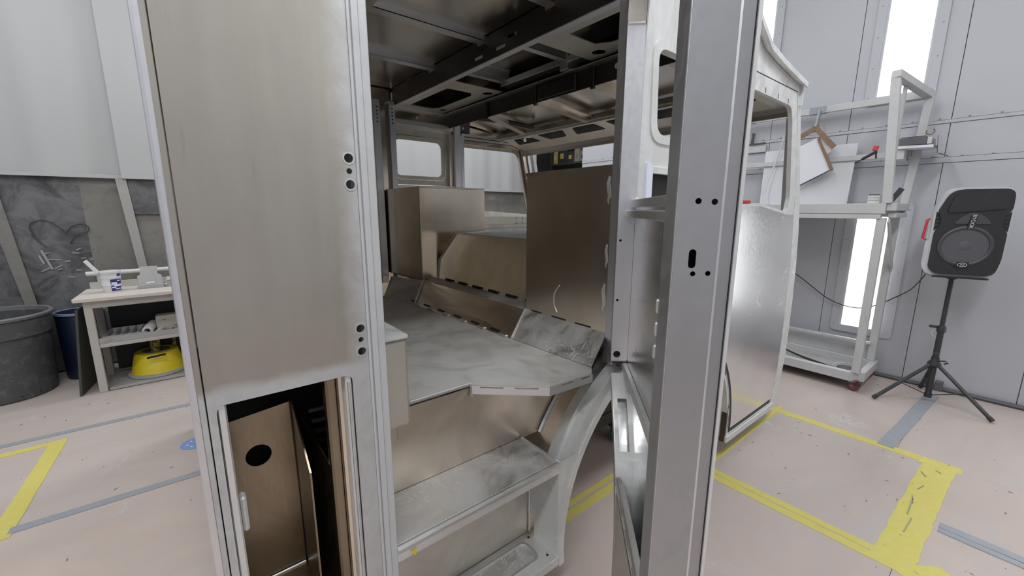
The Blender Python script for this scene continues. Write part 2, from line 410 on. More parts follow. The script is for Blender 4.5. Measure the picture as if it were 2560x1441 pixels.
def wall_lamp(y, z0, z1, label):
    e = empty('wall_lamp', (4.55, y, z0)); hw = .15
    fr = MB().prism(rrect(y - hw - .06, y + hw + .06, z0 - .06, z1 + .06, .03, 3), (4.556, 0, 0), (0, 1, 0), (0, 0, 1), -.012, 0,
                    [rrect(y - hw, y + hw, z0, z1, .012, 3)]).build('lamp_frame', WHITE_WALL, e)
    sc = MB()
    n = max(3, int((z1 - z0) / .22))
    for k in range(n + 1):
        zz = z0 + (z1 - z0) * k / n
        for sy in (-1, 1): sc.lathe([(.006, 0), (.004, .004)], (4.544, y + sy * (hw + .035), zz), 6, (-1, 0, 0))
    stuff(sc.build('frame_screws', WALL_GROOVE, fr))
    B('diffuser', LAMP, e, 4.5555, 4.559, y - hw, y + hw, z0, z1, 0)
    for sy in (-1, 1):
        B('glass_edge', SPK_SIDE, e, 4.550, 4.5555, y + sy * (hw - .008) - .008, y + sy * (hw - .008) + .008, z0, z1, 0)
    return tag(e, label, 'lamp')
wall_lamp(-.10, .39, 1.40, 'tall glowing wall lamp low behind the grey wheeled cart')
wall_lamp(-.10, 2.30, 3.9, 'glowing wall lamp high above the top bar of the wheeled cart')
wall_lamp(1.0, 2.78, 3.9, 'glowing wall lamp just peeking past the near edge of the open crew door')
wall_lamp(-1.28, .39, 1.40, 'tall glowing wall lamp low on the wall right of the speaker, just outside the view')
wall_lamp(-1.28, 2.30, 3.9, 'tall glowing wall lamp high on the wall right of the speaker, just outside the view')
def fill_lamp(x, z0, z1, label):
    e = empty('wall_lamp', (x, -3.49, z0)); hw = .15  # added fill light in the unseen near wall, brightens cab and front wall
    MB().prism(rrect(x - hw - .06, x + hw + .06, z0 - .06, z1 + .06, .03, 3), (0, -3.488, 0), (1, 0, 0), (0, 0, 1), -.012, 0,
               [rrect(x - hw, x + hw, z0, z1, .012, 3)]).build('lamp_frame', WHITE_WALL, e)
    B('diffuser', LAMP, e, x - hw, x + hw, -3.499, -3.495, z0, z1, 0)
    return tag(e, label, 'lamp', 'added fill lamps in the wall behind the viewer')
for x_, w_ in ((1.7, 'farthest from the front wall'), (2.8, 'middle of the row'), (3.9, 'nearest the front wall')):
    fill_lamp(x_, 2.30, 3.9, 'added fill lamp high in the unseen wall behind the viewer, ' + w_)
B('base_block', HOSE, None, 4.50, 4.553, -.66, -.615, 0.0, .075, .004)
tag(bpy.data.objects['base_block'], 'small grey block at the wall base behind the speaker stand', 'block')

wl = struct(MB().box(-4.0, 4.585, 4.30, 4.40, 0, 4.3).build('wall_left', paint('grey_wall', (.42, .42, .42), .7)))
wr = struct(MB().box(-4.0, 4.70, -3.62, -3.5, 0, 4.3).build('wall_right', WHITE_WALL))
wb = struct(MB().box(-4.1, -4.0, -3.6, 4.4, 0, 4.3).build('wall_back', WHITE_WALL))
ce = struct(MB().box(-4.0, 7.2, -3.6, 4.4, 4.3, 4.38).build('ceiling', CEIL_WHITE))
ws = struct(MB().box(7.1, 7.2, 2.6, 4.4, 0, 4.3).build('wall_store', RACK))
wc = struct(MB().box(4.70, 7.1, 2.9, 3.0, 0, 4.3).build('wall_side', RACK))
we = struct(MB().box(4.585, 7.1, 5.1, 5.2, 0, 4.3).build('wall_far', RACK))
struct(MB().box(4.0, 7.2, 4.40, 5.2, -.06, 0).build('trim_1', BOARD))
struct(MB().box(4.0, 7.2, 4.40, 5.2, 4.3, 4.38).build('trim_2', RACK))

# ---- curtain along the left wall
def wavy(x0, x1, z0, z1, y, amp, lam, n, hem=False, ph=0.0, t=.006):
    mb = MB(); vs = []; fs = []; rows = 5
    for i in range(n + 1):
        x = x0 + (x1 - x0) * i / n
        for j in range(rows):
            z = z0 + (z1 - z0) * j / (rows - 1); k = .35 + .65 * (1 - j / (rows - 1)) if not hem else 1
            yy = y + amp * k * (math.sin(2 * math.pi * x / lam + ph) + .45 * math.sin(2 * math.pi * x / (lam * .37) + 1.3 + ph))
            vs.append((x, yy, z))
    for i in range(n):
        for j in range(rows - 1):
            a = i * rows + j; fs.append((a, a + 1, a + rows + 1, a + rows))
    m = len(vs); vs2 = vs + [(x, yy + t, z) for x, yy, z in vs]
    fs2 = fs + [tuple(m + q for q in reversed(f)) for f in fs]
    for i in range(n):
        a = i * rows; fs2.append((a, a + rows, m + a + rows, m + a))
        a = i * rows + rows - 1; fs2.append((a + rows, a, m + a, m + a + rows))
    for a in (0, n * rows):
        for j in range(rows - 1): fs2.append((a + j, a + j + 1, m + a + j + 1, m + a + j))
    mb.raw(vs2, fs2); return mb
cA = empty('vinyl_curtain', (-2.1, 4.15, 0))
wavy(-3.9, -.32, 1.655, 4.25, 4.13, .018, .62, 60).build('upper_panel', CURTAIN, cA)
B('hem_band', CURTAIN, cA, -3.9, -.33, 4.108, 4.116, 1.655, 1.685, .001)
wavy(-3.9, -.62, .015, 1.665, 4.165, .010, .9, 40).build('lower_panel', CURTAIN_LOW, cA)
wavy(-.62, -.33, .015, 1.665, 4.17, .006, .7, 8).build('lower_panel', CURTAIN_TAN, cA)
quad('seam_strip', CURTAIN_TAN, cA, (-1.16, 4.135, 1.6), (-1.07, 4.135, 1.6), (-.96, 4.13, .3), (-1.02, 4.13, .3))
# wiped doodle and chalk strokes on the dusty vinyl
def pxw(p): return Vector(p)
d1 = [(-.915, 1.29), (-.94, 1.26), (-.93, 1.18), (-.90, 1.12), (-.87, 1.085)]
d2 = [(-.915, 1.29), (-.875, 1.305), (-.82, 1.285), (-.77, 1.23), (-.745, 1.195), (-.715, 1.24), (-.67, 1.265), (-.625, 1.26), (-.605, 1.235), (-.62, 1.205), (-.66, 1.19), (-.71, 1.15), (-.735, 1.10)]
def smooth_path(p, k=5):
    out = []
    for i in range(len(p) - 1):
        a, b, c, d = p[max(i - 1, 0)], p[i], p[i + 1], p[min(i + 2, len(p) - 1)]
        for q in range(k):
            t = q / k
            out.append(tuple(.5 * ((2 * b[m]) + (-a[m] + c[m]) * t + (2 * a[m] - 5 * b[m] + 4 * c[m] - d[m]) * t * t + (-a[m] + 3 * b[m] - 3 * c[m] + d[m]) * t ** 3) for m in range(len(b))))
    out.append(p[-1]); return out
for d in (d1, d2):
    MB().tube([(x, 4.147, z) for x, z in smooth_path(d)], .0045, 5).build('wiped_line', MARK, cA)
ch = MB()
for k in range(16):
    x = random.uniform(-.95, -.62); z = random.uniform(.78, 1.05); a = random.uniform(-.4, .6); L = random.uniform(.02, .07)
    ch.bar((x, 4.146, z), (x + L * math.cos(a), 4.146, z + L * math.sin(a)), .004, .008, (0, 0, 1))
ch.bar((-.905, 4.146, 1.06), (-.865, 4.146, .90), .004, .014); ch.bar((-.925, 4.146, 1.02), (-.905, 4.146, .95), .004, .012)
stuff(ch.build('chalk_strokes', CHALK, cA))
tag(cA, 'white vinyl curtain with dusty dark lower half behind the workbench and bins', 'curtain')
cB = empty('vinyl_curtain', (2.1, 4.13, 0))
wavy(-.34, 4.5, 1.655, 4.25, 4.10, .014, .62, 90, ph=2.0).build('upper_panel', CURTAIN, cB)
B('hem_band', CURTAIN, cB, -.34, 4.5, 4.078, 4.086, 1.655, 1.685, .001)
wavy(-.34, 4.5, .015, 1.665, 4.14, .008, .8, 50, ph=1.0).build('lower_panel', CURTAIN_TAN, cB)
B('dark_patch', CURTAIN_LOW, cB, -.31, -.05, 4.112, 4.118, 1.35, 1.655, .001)
MB().prism([(-.385, 1.655), (-.315, 1.655), (-.265, .80), (-.325, .80)], (0, 4.098, 0), (1, 0, 0), (0, 0, 1), -.006, 0).build('seam_strip', STRIP, cB)
tag(cB, 'white vinyl curtain running behind the truck cab and seen through its far windows', 'curtain')

# ---- storage racking beyond the opening at the far end
def rack(x, y0, y1):
    e = empty('storage_rack', (x + .3, (y0 + y1) / 2, 0))
    for yy in (y0, y1 - .05):
        for xx in (x, x + .6): B('upright', RACK, e, xx, xx + .05, yy, yy + .05, 0, 3.4)
    for z in (.4, 1.0, 1.6, 2.2, 2.55, 3.0): B('shelf', RACK, e, x, x + .65, y0, y1, z, z + .03)
    return tag(e, 'dark storage rack of crates glimpsed through the windscreen opening', 'rack')
rack(5.6, 3.15, 4.95)
names = ['black crate', 'tan cardboard box', 'green-grey crate', 'yellow carton', 'grey crate', 'maroon box', 'off-white box']
ords = ['leftmost', 'second', 'third', 'fourth', 'fifth', 'sixth', 'seventh', 'eighth', 'ninth', 'tenth']
row = [(3, .10, .24), (0, .22, .27), (0, .17, .2), (1, .12, .22), (4, .14, .17), (2, .18, .22), (0, .13, .26), (1, .2, .17), (5, .22, .12), (6, .10, .1)]
y = 4.88
for k, (c, wd, h) in enumerate(row):
    o = empty('storage_box', (5.83, y - wd / 2, 2.23))
    B('carton', CRATES[c], o, 5.63, 5.63 + random.uniform(.3, .5), y - wd, y, 2.231, 2.23 + h, .006)
    B('sticker', CRATES[(c + 3) % 7], o, 5.626, 5.63, y - wd * .7, y - wd * .3, 2.23 + h * .3, 2.23 + h * .65, 0)
    tag(o, '%s, %s box%s on the storage rack seen through the windscreen' % (names[c], ords[k], '' if k == 0 else ' from the left'), 'box', 'boxes on the storage rack')
    y -= wd + .012

# ================================================================== TRUCK CAB
cab = tag(empty('truck_cab', (1.45, 1.15, .12)), 'bare aluminium truck cab shell with its crew door standing open', 'truck cab')
WIDTH = 2.30
# ---- rear quarter of the near side
comp = rrect(.014, .264, .19, 1.036, .014, 3)
bolts = [circ(.289, z, r) for z, r in ((1.503, .0095), (1.477, .006), (1.450, .0095), (1.138, .0095), (1.112, .006), (1.085, .0095))]
rp = sideplate('rear_side_panel', PANEL_SHEET, cab, [(.001, .13), (.303, .13), (.303, 2.36), (.001, 2.36)], 0, .004, [comp] + bolts)
for z, r in ((1.503, .0095), (1.450, .0095), (1.138, .0095), (1.085, .0095)):
    MB().prism(circ(.289, z, .0128, 18), (0, -.0012, 0), (1, 0, 0), (0, 0, 1), -.0012, 0, [circ(.289, z, .0094, 14)]).build('hole_rim', ALU_WELD, rp)
MB().tube([(-.014, .006, .13), (-.014, .006, 2.36)], .0085, 10).build('corner_bead', ALU_FRAME, cab)
B('corner_skin', PANEL_SHEET, cab, -.014, -.001, -.001, .004, .13, 2.36, .001)
xplate('rear_wall', ALU_PANEL, cab, [(.004, .13), (2.3, .13), (2.3, 2.36), (.004, 2.36)], -.020, .004)
# door jamb extrusion, stepped
jm = MB(); z0, z1 = .13, 2.36
jm.box(.3035, .309, -.0035, .004, z0, z1, .001)
jm.box(.309, .313, .003, .008, z0, z1)
jm.box(.313, .327, -.001, .006, z0, z1, .001)
jm.box(.327, .3455, .002, .03, z0, z1, .0015)
jm.build('door_jamb', ALU_JAMB, cab)
B('jamb_inner_post', ALU, cab, .348, .368, .075, .115, .555, 2.25, .003)
B('jamb_return', ALU_JAMB, cab, .300, .3455, .03, .10, .13, 2.36, .003)
# compartment interior
B('opening_lip', ALU_SAND, cab, .0145, .030, .004, .055, .20, 1.036, .003)
B('opening_lip', ALU_SAND, cab, .249, .2635, .004, .03, .20, 1.036, .003)
MB().tube([(.2565, .004, .2), (.2555, .0045, 1.02)], .0035, 6).build('weld_bead', ALU_WELD, cab)
MB().tube([(.244, .028, .2), (.244, .028, 1.03)], .009, 8).build('opening_post', ALU, cab)
B('opening_post', ALU_TAN_SHADED, cab, .214, .240, .036, .07, .20, 1.03, .005)
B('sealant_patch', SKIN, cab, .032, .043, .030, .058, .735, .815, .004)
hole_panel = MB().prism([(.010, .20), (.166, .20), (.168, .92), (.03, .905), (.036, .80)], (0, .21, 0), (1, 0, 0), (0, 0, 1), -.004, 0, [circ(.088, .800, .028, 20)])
hole_panel.build('compartment_back', ALU_TAN_SHADED, cab)
MB().prism([(.055, .20), (.206, .20), (.206, .93), (.055, .80)], (.169, 0, 0), (0, 1, 0), (0, 0, 1), 0, .004).build('compartment_side', ALU_TAN_SHADED, cab)
quad('compartment_side_flare', ALU_TAN_SHADED, cab, (.172, .206, .20), (.245, .06, .20), (.214, .06, .80), (.165, .206, .93))
zplate('compartment_floor', ALU_TAN_SHADED, cab, [(-.01, .004), (.26, .004), (.26, .22), (-.01, .22)], .45, .004)
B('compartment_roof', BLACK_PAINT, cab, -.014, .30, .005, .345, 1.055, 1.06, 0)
SHADE_SHEET = paint('compartment_shade', (.022, .026, .025), .6)  # added dark sheets, shade behind the opening put into their colour
B('shade_sheet', SHADE_SHEET, cab, -.012, .30, .34, .345, .13, 1.055, 0); B('shade_sheet', SHADE_SHEET, cab, .292, .298, .10, .34, .13, 1.055, 0)
for k in range(6): MB().bar((.20 + .004 * k, .17, .90 - .03 * k), (.29, .15, .905 - .03 * k), .012, .012, (0, 0, 1), .002).build('loom_strand', RUBBER, cab)
MB().tube([(.02, .206, .452), (.10, .205, .452), (.165, .205, .452)], .0035, 6).build('weld_bead', ALU_WELD, cab)

# ---- steps
CX, CZ, AR = 1.62, .186, .65
up = empty('step_well', (.64, .1, .13)); up.parent = cab; up.location = Vector((.64, .1, .13)) - WL['truck_cab']
up = B('upper_step', ALU_STEP, cab, .345, .933, .012, .206, .528, .535, .001)
MB().tube([(.345, .004, .527), (.937, .004, .527)], .008, 10).build('step_nosing', ALU_WELD, up)
B('step_lip', ALU_SAND, up, .345, .937, 0.0, .010, .492, .524, .001)
bpy.data.objects.remove(bpy.data.objects['step_well'])
lo = zplate('lower_step', ALU_SAND, cab, [(.345, 0), (.945, 0), (.945, .158), (.345, .158)], .152, .005,
            [rrect(.42, .885, .045, .128, .022, 4)])
MB().prism(rrect(.412, .893, .037, .136, .028, 4), (0, 0, .1535), (1, 0, 0), (0, 1, 0), -.0015, 0, [rrect(.42, .885, .045, .128, .022, 4)]).build('tread_rim', ALU_WELD, lo)
zplate('tread_insert', ALU_STEP, lo, rrect(.60, .8845, .0455, .1275, .02, 4), .1475, .003)
for px_, py_ in ((.915, .03), (.915, .135)): MB().lathe([(.005, 0), (.005, .001)], (px_, py_, .152), 10).build('bolt_hole', BLACK_PAINT, lo)
B('sill_lip', ALU_SAND, cab, .345, .945, -.001, .004, .115, .150, .001)
sideplate('lower_riser', ALU_PANEL, cab, [(.345, .15), (.936, .15), (.936, .528), (.345, .528)], .160)
arcp = [(CX + (AR + .04) * math.cos(math.radians(a)), CZ + (AR + .04) * math.sin(math.radians(a))) for a in range(118, 151, 4)]
sideplate('upper_riser', ALU, cab, [(.345, .53), (.936, .53)] + [p for p in reversed(arcp) if p[1] > .53] + [(1.32, .805), (.345, .805)], .207)
B('well_side', SKIN, cab, .9365, .944, .005, .207, .13, .535, .002)
MB().tube([(.9355, .154, .16), (.9355, .154, .525)], .005, 6).build('weld_bead', ALU_WELD, cab)
MB().tube([(.933, .2, .537), (.933, .02, .537)], .005, 6).build('weld_bead', ALU_WELD, cab)
# ---- wheel arch
arch = MB().ring((CX, CZ), AR, AR + .026, -5, 187, 0.0, .125, 48).build('wheel_arch', SKIN, cab)
MB().ring((CX, CZ), AR + .026, AR + .038, 100, 158, .085, .125, 16).build('arch_rib', ALU_SAND, arch)
MB().ring((CX, CZ), AR + .026, AR + .034, 100, 158, .004, .030, 16).build('arch_rib', ALU_SAND, arch)
MB().ring((CX, CZ), AR + .030, AR + .036, -4, 184, .125, .78, 40).build('wheelhouse_skin', ALU_DARK, arch)
pts = [(CX + (AR + .01) * math.cos(math.radians(a)), CZ + (AR + .01) * math.sin(math.radians(a))) for a in range(187, 150, -4)]
sideplate('arch_face', SKIN, arch, [(.9365, .115)] + pts + [(1.03, .53), (.9365, .53)], .0015, .003)
MB().tube([(CX + (AR + .041) * math.cos(math.radians(a)), .198, CZ + (AR + .041) * math.sin(math.radians(a))) for a in range(150, 118, -4)], .008, 6).build('weld_bead', ALU_WELD, arch)
# ---- cab floor with its notched front lip
fp = [(.31, .207), (.705, .203), (.904, .025), (1.102, .012), (1.137, .042), (1.122, .498), (1.09, 1.411), (1.03, 1.768), (1.0, 2.28), (.31, 2.28)]
cf = zplate('cab_floor', ALU_DUST, cab, fp, .82, .008)
def apron(a, b, h, slots):
    a, b = Vector((*a, 0)), Vector((*b, 0)); L = (b - a).length; U = (b - a).normalized()
    MB().prism([(0, -h), (L, -h), (L, -.004), (0, -.004)], (a.x, a.y, .82), U, (0, 0, 1), 0, .004,
               [rrect(x0 * L, x1 * L, -.0115, -.0065, .002, 2) for x0, x1 in slots]).build('floor_lip', ALU_FRAME, cf)
apron((.705, .201), (.904, .023), .034, ((.12, .42), (.56, .86)))
apron((.904, .023), (1.102, .010), .034, ((.25, .55), (.72, .95)))
MB().tube([(.486, .2, .822), (.705, .2, .822)], .004, 6).build('weld_bead', ALU_WELD, cf)
MB().tube([(.708, .2, .815), (.706, .198, .775)], .006, 6).build('weld_bead', ALU_WELD, cf)
# ---- white topped riser box by the rear jamb
vb = MB().box(.345, .421, .05, .56, .838, 1.078, .008).build('riser_box', ALU_PANEL, cab)
zplate('riser_box_lid', SKIN, vb, rpoly([(.345, .045), (.424, .045), (.424, .56), (.345, .56)], [.002, .012, .002, .002]), 1.085, .006)
B('riser_box_bracket', ALU, cab, .372, .402, .10, .20, .775, .838, .003)
# ---- toe boards
tn = quad('toe_board', ALU_STEP, cab, (1.137, .046, .822), (1.28, .094, .915), (1.28, .592, .915), (1.122, .498, .822))
tcn = quad('toe_board', ALU_DARK, cab, (1.122, .500, .822), (1.28, .596, .915), (1.28, 1.668, .915), (1.09, 1.411, .822))
tf = quad('toe_board', ALU_STEP, cab, (1.09, 1.413, .822), (1.28, 1.672, .915), (1.28, 2.24, .872), (1.03, 1.768, .822))
MB().tube([(1.12, .499, .825), (1.283, .594, .918)], .006, 6).build('weld_bead', ALU_WELD, cab)
MB().tube([(1.088, 1.412, .825), (1.283, 1.67, .918)], .007, 6).build('weld_bead', ALU_WELD, cab)
quad('toe_end_cap', STEEL, cab, (1.137, .044, .80), (1.34, .09, .80), (1.34, .09, .93), (1.28, .092, .915))
for k in range(6):
    y = .56 + k * .165; xx = 1.122 + (1.09 - 1.122) * (y - .498) / .913
    MB().obox((xx - .003, y, .826), ((0, 1, 0), (1, 0, 0), (0, 0, 1)), (.030, .009, .005), .002).build('weld_tab', ALU_WELD, tcn)
    MB().obox((xx + .012, y + .08, .829), ((0, 1, 0), (1, 0, .6), (-.6, 0, 1)), (.036, .006, .002), 0).build('dark_seam_dash', BLACK_PAINT, tcn)  # black bars paint the jagged shadows along the tab seam
for k in range(4):
    y = 1.47 + k * .08; xx = 1.09 - .06 * (y - 1.411) / .357
    MB().obox((xx - .002, y, .824), ((0, 1, 0), (1, 0, 0), (0, 0, 1)), (.02, .007, .003), .001).build('weld_tab', ALU_WELD, tf)
zplate('toe_ledge', ALU_STEP, cab, [(1.28, .594), (1.415, .594), (1.415, 1.70), (1.28, 1.67)], .917, .004)
# ---- seat boxes
nb = MB().box(1.28, 1.86, .094, .590, .91, 1.560, .004).build('seat_box', ALU_DARK, cab)
B('box_top_flange', ALU, nb, 1.277, 1.284, .094, .590, 1.548, 1.564, .001)
for y0, y1 in ((.475, .545), (.315, .405), (.175, .260)): B('weld_slot', BLACK_PAINT, nb, 1.2785, 1.281, y0, y1, .918, .924, 0)
for y, z, h, wv in ((.112, 1.475, .050, .014), (.110, 1.225, .045, .010), (.115, 1.06, .055, .014)):
    pl = [(y + wv * (.6 + .4 * math.sin(k * 2.1)) * math.cos(k * .524), z + h * math.sin(k * .524) * (1 + .12 * math.sin(k * 3.7))) for k in range(12)]
    xplate('ground_patch', ALU_SAND, nb, pl, 1.2788, .0012)
MB().tube([(1.279, y, z) for y, z in smooth_path([(.36, 1.07), (.39, 1.03), (.392, .98), (.372, .945)])], .0022, 5).build('scratch_arc', ALU_WELD, nb)
fb = sideplate('seat_box', ALU_DARK, cab, [(1.28, .90), (1.28, 1.55), (1.812, 1.543), (1.812, 1.238), (1.56, 1.228), (1.56, .90)], 1.69, .56)
MB().tube([(1.2805, 1.69, .92), (1.2805, 1.69, 1.55)], .006, 6).build('folded_edge', ALU, fb)
B('box_top_flange', ALU, fb, 1.277, 1.815, 1.686, 1.70, 1.540, 1.552, .002)
# ---- engine tunnel
tv = [(1.40, .58, .915), (1.40, 1.69, .905), (1.41, 1.675, 1.05), (1.48, 1.558, 1.232), (1.48, .58, 1.24)]
tv2 = [(2.6, .58, .915), (2.6, 1.69, .905), (2.6, 1.675, 1.05), (2.6, 1.558, 1.232), (2.6, .58, 1.24)]
tun = MB().raw(tv + tv2, [(0, 1, 2, 3, 4), (9, 8, 7, 6, 5), (0, 5, 6, 1), (1, 6, 7, 2), (2, 7, 8, 3), (3, 8, 9, 4), (4, 9, 5, 0)]).build('engine_tunnel', ALU_DARK, cab)
quad('tunnel_lid', SKIN, tun, (1.482, .585, 1.243), (2.6, .585, 1.243), (2.6, 1.556, 1.236), (1.482, 1.556, 1.236))
for k in range(6): MB().obox((1.398, .68 + k * .17, .925), ((0, 1, 0), (1, 0, 0), (0, 0, 1)), (.045, .005, .006), 0).build('dark_seam_dash', BLACK_PAINT, tun)
MB().tube([(1.397, 1.69, .91), (1.407, 1.677, 1.05), (1.478, 1.56, 1.234)], .006, 6).build('weld_bead', ALU_WELD, tun)
# ---- far dash
da = B('dash_panel', ALU_PANEL, cab, 2.0, 2.86, 2.275, 2.285, 1.258, 1.325, .002)
for dx, dz in ((2.60, 1.315), (2.68, 1.315), (2.60, 1.268), (2.68, 1.268)): MB().lathe([(.006, 0), (.006, .001)], (dx, 2.275, dz), 8, (0, -1, 0)).build('bolt_hole', BLACK_PAINT, da)
MB().lathe([(.011, 0), (.011, .001)], (2.64, 2.275, 1.291), 12, (0, -1, 0)).build('round_port', SKIN, da)
quad('dash_top', ALU_PANEL, cab, (2.0, 2.275, 1.327), (2.86, 2.275, 1.327), (2.86, 2.288, 1.345), (2.0, 2.288, 1.40))
B('door_sill_rail', SKIN, cab, 2.0, 2.86, 2.262, 2.285, 1.228, 1.250, .002)
B('door_sill_rail', SKIN, cab, 2.0, 2.86, 2.262, 2.285, 1.165, 1.219, .002)

# ---- far side wall
FW = 2.305
fsk = sideplate('far_side_skin', ALU_DARK, cab, [(-.015, .13), (.95, .13), (.95, .50), (1.33, .50), (1.90, .84), (1.90, 2.36), (-.015, 2.36)], FW + .02, .004,
                [rrect(1.392, 1.808, 1.668, 1.945, .045, 5)])
ins = sideplate('window_insert', ALU_PANEL, cab, rrect(1.383, 1.885, 1.60, 2.03, .01, 2), FW + .012, .006, [rrect(1.392, 1.808, 1.668, 1.945, .05, 6)])
MB().prism(rrect(1.383, 1.845, 1.635, 1.982, .06, 5), (0, FW + .008, 0), (1, 0, 0), (0, 0, 1), -.003, 0, [rrect(1.388, 1.839, 1.641, 1.976, .056, 5)]).build('pressed_rim', ALU_DARK, ins)
B('far_post', ALU_FRAME, cab, 1.215, 1.268, FW - .05, FW + .02, .82, 2.2, .002)
for k in range(5): MB().lathe([(.006, 0), (.006, .001)], (1.243, FW - .051, 2.145 - k * .026), 8, (0, -1, 0)).build('peg_hole', BLACK_PAINT, bpy.data.objects['far_post'])
B('far_post', ALU_DARK, cab, 1.275, 1.318, FW - .02, FW + .02, .82, 2.2, .002)
fp2 = B('far_post', ALU_FRAME, cab, 1.335, 1.380, FW - .06, FW + .02, .82, 2.2, .002)
for k in range(5): MB().lathe([(.006, 0), (.006, .001)], (1.357, FW - .061, 2.145 - k * .026), 8, (0, -1, 0)).build('peg_hole', BLACK_PAINT, fp2)
B('far_header', ALU_FRAME, cab, 1.38, 1.905, FW - .05, FW + .02, 2.165, 2.205, .002)
fh = B('far_header', ALU_DARK, cab, 1.38, 1.905, FW - .01, FW + .02, 2.085, 2.165, .001)
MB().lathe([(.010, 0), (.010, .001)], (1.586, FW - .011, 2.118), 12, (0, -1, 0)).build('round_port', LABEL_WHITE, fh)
B('far_header', ALU_FRAME, cab, 1.38, 1.905, FW - .045, FW + .02, 2.045, 2.085, .002)
B('window_rail', ALU_FRAME, cab, 1.38, 1.90, FW - .04, FW + .02, 1.565, 1.592, .002)
B('far_post', ALU_DARK, cab, 1.868, 1.898, FW - .02, FW + .02, 1.57, 2.05, .002)
B('far_post', ALU_FRAME, cab, 1.905, 1.942, FW - .055, FW + .03, .84, 2.24, .002)
B('far_post', ALU_FRAME, cab, 1.948, 1.972, FW - .04, FW + .03, .84, 2.24, .002)
gp = B('far_gusset', STEEL, cab, 1.972, 2.08, FW - .02, FW + .02, 2.05, 2.16, .002)
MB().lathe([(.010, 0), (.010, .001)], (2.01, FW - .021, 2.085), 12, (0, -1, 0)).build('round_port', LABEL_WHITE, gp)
# far front door: frame bars round a raked window
fwin = rpoly([(2.025, 1.35), (2.80, 1.31), (2.64, 1.935), (2.03, 1.935)], [.01, .02, .06, .03])
fdoor = sideplate('far_front_door', ALU, cab, [(1.98, .9), (2.95, .9), (2.90, 1.55), (2.735, 2.035), (1.98, 2.035)], FW + .02, .004, [fwin])
MB().bar((1.985, FW - .01, 2.030), (2.77, FW - .01, 2.030), .05, .022).build('door_frame_bar', ALU_FRAME, fdoor)
MB().bar((1.99, FW - .005, 2.004), (2.74, FW - .005, 2.004), .04, .018).build('door_frame_bar', ALU_FRAME, fdoor)
MB().bar((1.99, FW + .002, 1.975), (2.69, FW + .002, 1.975), .02, .03).build('door_frame_bar', ALU_DARK, fdoor)
MB().bar((2.005, FW - .005, 1.2), (2.005, FW - .005, 2.04), .026, .03, (0, 1, 0)).build('door_frame_bar', ALU_FRAME, fdoor)
MB().bar((2.685, FW - .004, 2.0), (2.855, FW - .004, 1.3), .03, .022, (0, 1, 0)).build('door_frame_bar', ALU_DARK, fdoor)
MB().bar((2.735, FW - .010, 2.02), (2.905, FW - .010, 1.3), .03, .022, (0, 1, 0)).build('door_frame_bar', ALU_FRAME, fdoor)
for k, xx in enumerate((2.09, 2.26, 2.43, 2.60)): MB().box(xx - .003, xx + .003, FW + .012, FW + .018, 1.935, 1.955).build('clip_slot', SKIN, fdoor)
sideplate('far_cant_plate', ALU_DARK, cab, [(1.89, 2.03), (2.745, 2.03), (2.757, 2.065), (2.596, 2.085), (2.24, 2.142), (2.12, 2.212), (2.02, 2.28), (1.90, 2.355), (1.89, 2.355)], FW + .026)
MB().bar((2.79, FW - .02, 2.03), (2.955, FW - .02, 1.3), .035, .04, (0, 1, 0)).build('far_pillar', SKIN, cab)

# ---- roof and ceiling structure
prof = [(-.022, 2.36), (1.88, 2.36), (2.02, 2.28), (2.12, 2.215), (2.17, 2.186), (2.24, 2.144), (2.40, 2.114), (2.596, 2.087), (2.757, 2.067)]
roof = MB().prism(prof + [(x, z + .012) for x, z in reversed(prof)], (0, -.022, 0), (1, 0, 0), (0, 0, 1), -(WIDTH + .06), 0).build('roof_skin', ALU_BRIGHT, cab)
MB().prism([(x, z - .012) for x, z in prof[1:]] + [(x, z + .014) for x, z in reversed(prof[1:])], (0, -.024, 0), (1, 0, 0), (0, 0, 1), 0, .010).build('brow_flange', SKIN, roof)
zplate('ceiling_sheet', ALU_ROOF, cab, [(-.015, .004), (1.385, .004), (1.385, 2.3), (-.015, 2.3)], 2.308, .004)
zplate('ceiling_sheet', ALU_ROOF, cab, [(1.402, .004), (1.86, .004), (1.86, 2.3), (1.402, 2.3)], 2.290, .004)
quad('ceiling_sheet', ALU_ROOF, cab, (1.862, .01, 2.150), (1.862, 2.3, 2.150), (2.46, 2.3, 2.075), (2.46, .01, 2.075))
def hat(x0, x1, y, z, zt, wd=.058):
    m = MB(); m.box(x0, x1, y - wd * .5, y + wd * .5, z, z + .004, 0)
    m.box(x0, x1, y - wd * .5, y - wd * .5 + .004, z, zt, 0); m.box(x0, x1, y + wd * .5 - .004, y + wd * .5, z, zt, 0)
    m.box(x0, x1, y - wd * .85, y - wd * .5, zt - .004, zt, 0); m.box(x0, x1, y + wd * .5, y + wd * .85, zt - .004, zt, 0)
    return m.build('roof_rib', ALU_FRAME, cab)
for y in (.545, 1.075, 1.63): hat(.74, 1.372, y, 2.272, 2.304)
hat(-.01, .70, 1.075, 2.272, 2.304)
for y in (.862, 1.40): hat(1.405, 1.80, y, 2.215, 2.286, .052)
MB().bar((.72, .02, 2.282), (.72, 2.29, 2.282), .085, .040).build('roof_crossbar', ALU_FRAME, cab)
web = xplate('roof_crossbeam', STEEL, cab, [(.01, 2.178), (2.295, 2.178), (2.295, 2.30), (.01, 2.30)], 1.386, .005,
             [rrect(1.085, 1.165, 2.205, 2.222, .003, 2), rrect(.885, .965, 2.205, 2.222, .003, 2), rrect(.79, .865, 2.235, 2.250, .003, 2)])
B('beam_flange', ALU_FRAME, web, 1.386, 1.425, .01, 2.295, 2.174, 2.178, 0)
for y in (.545, 1.075, 1.63): MB().box(1.366, 1.386, y - .03, y + .03, 2.258, 2.30).build('rib_clip', ALU, web)
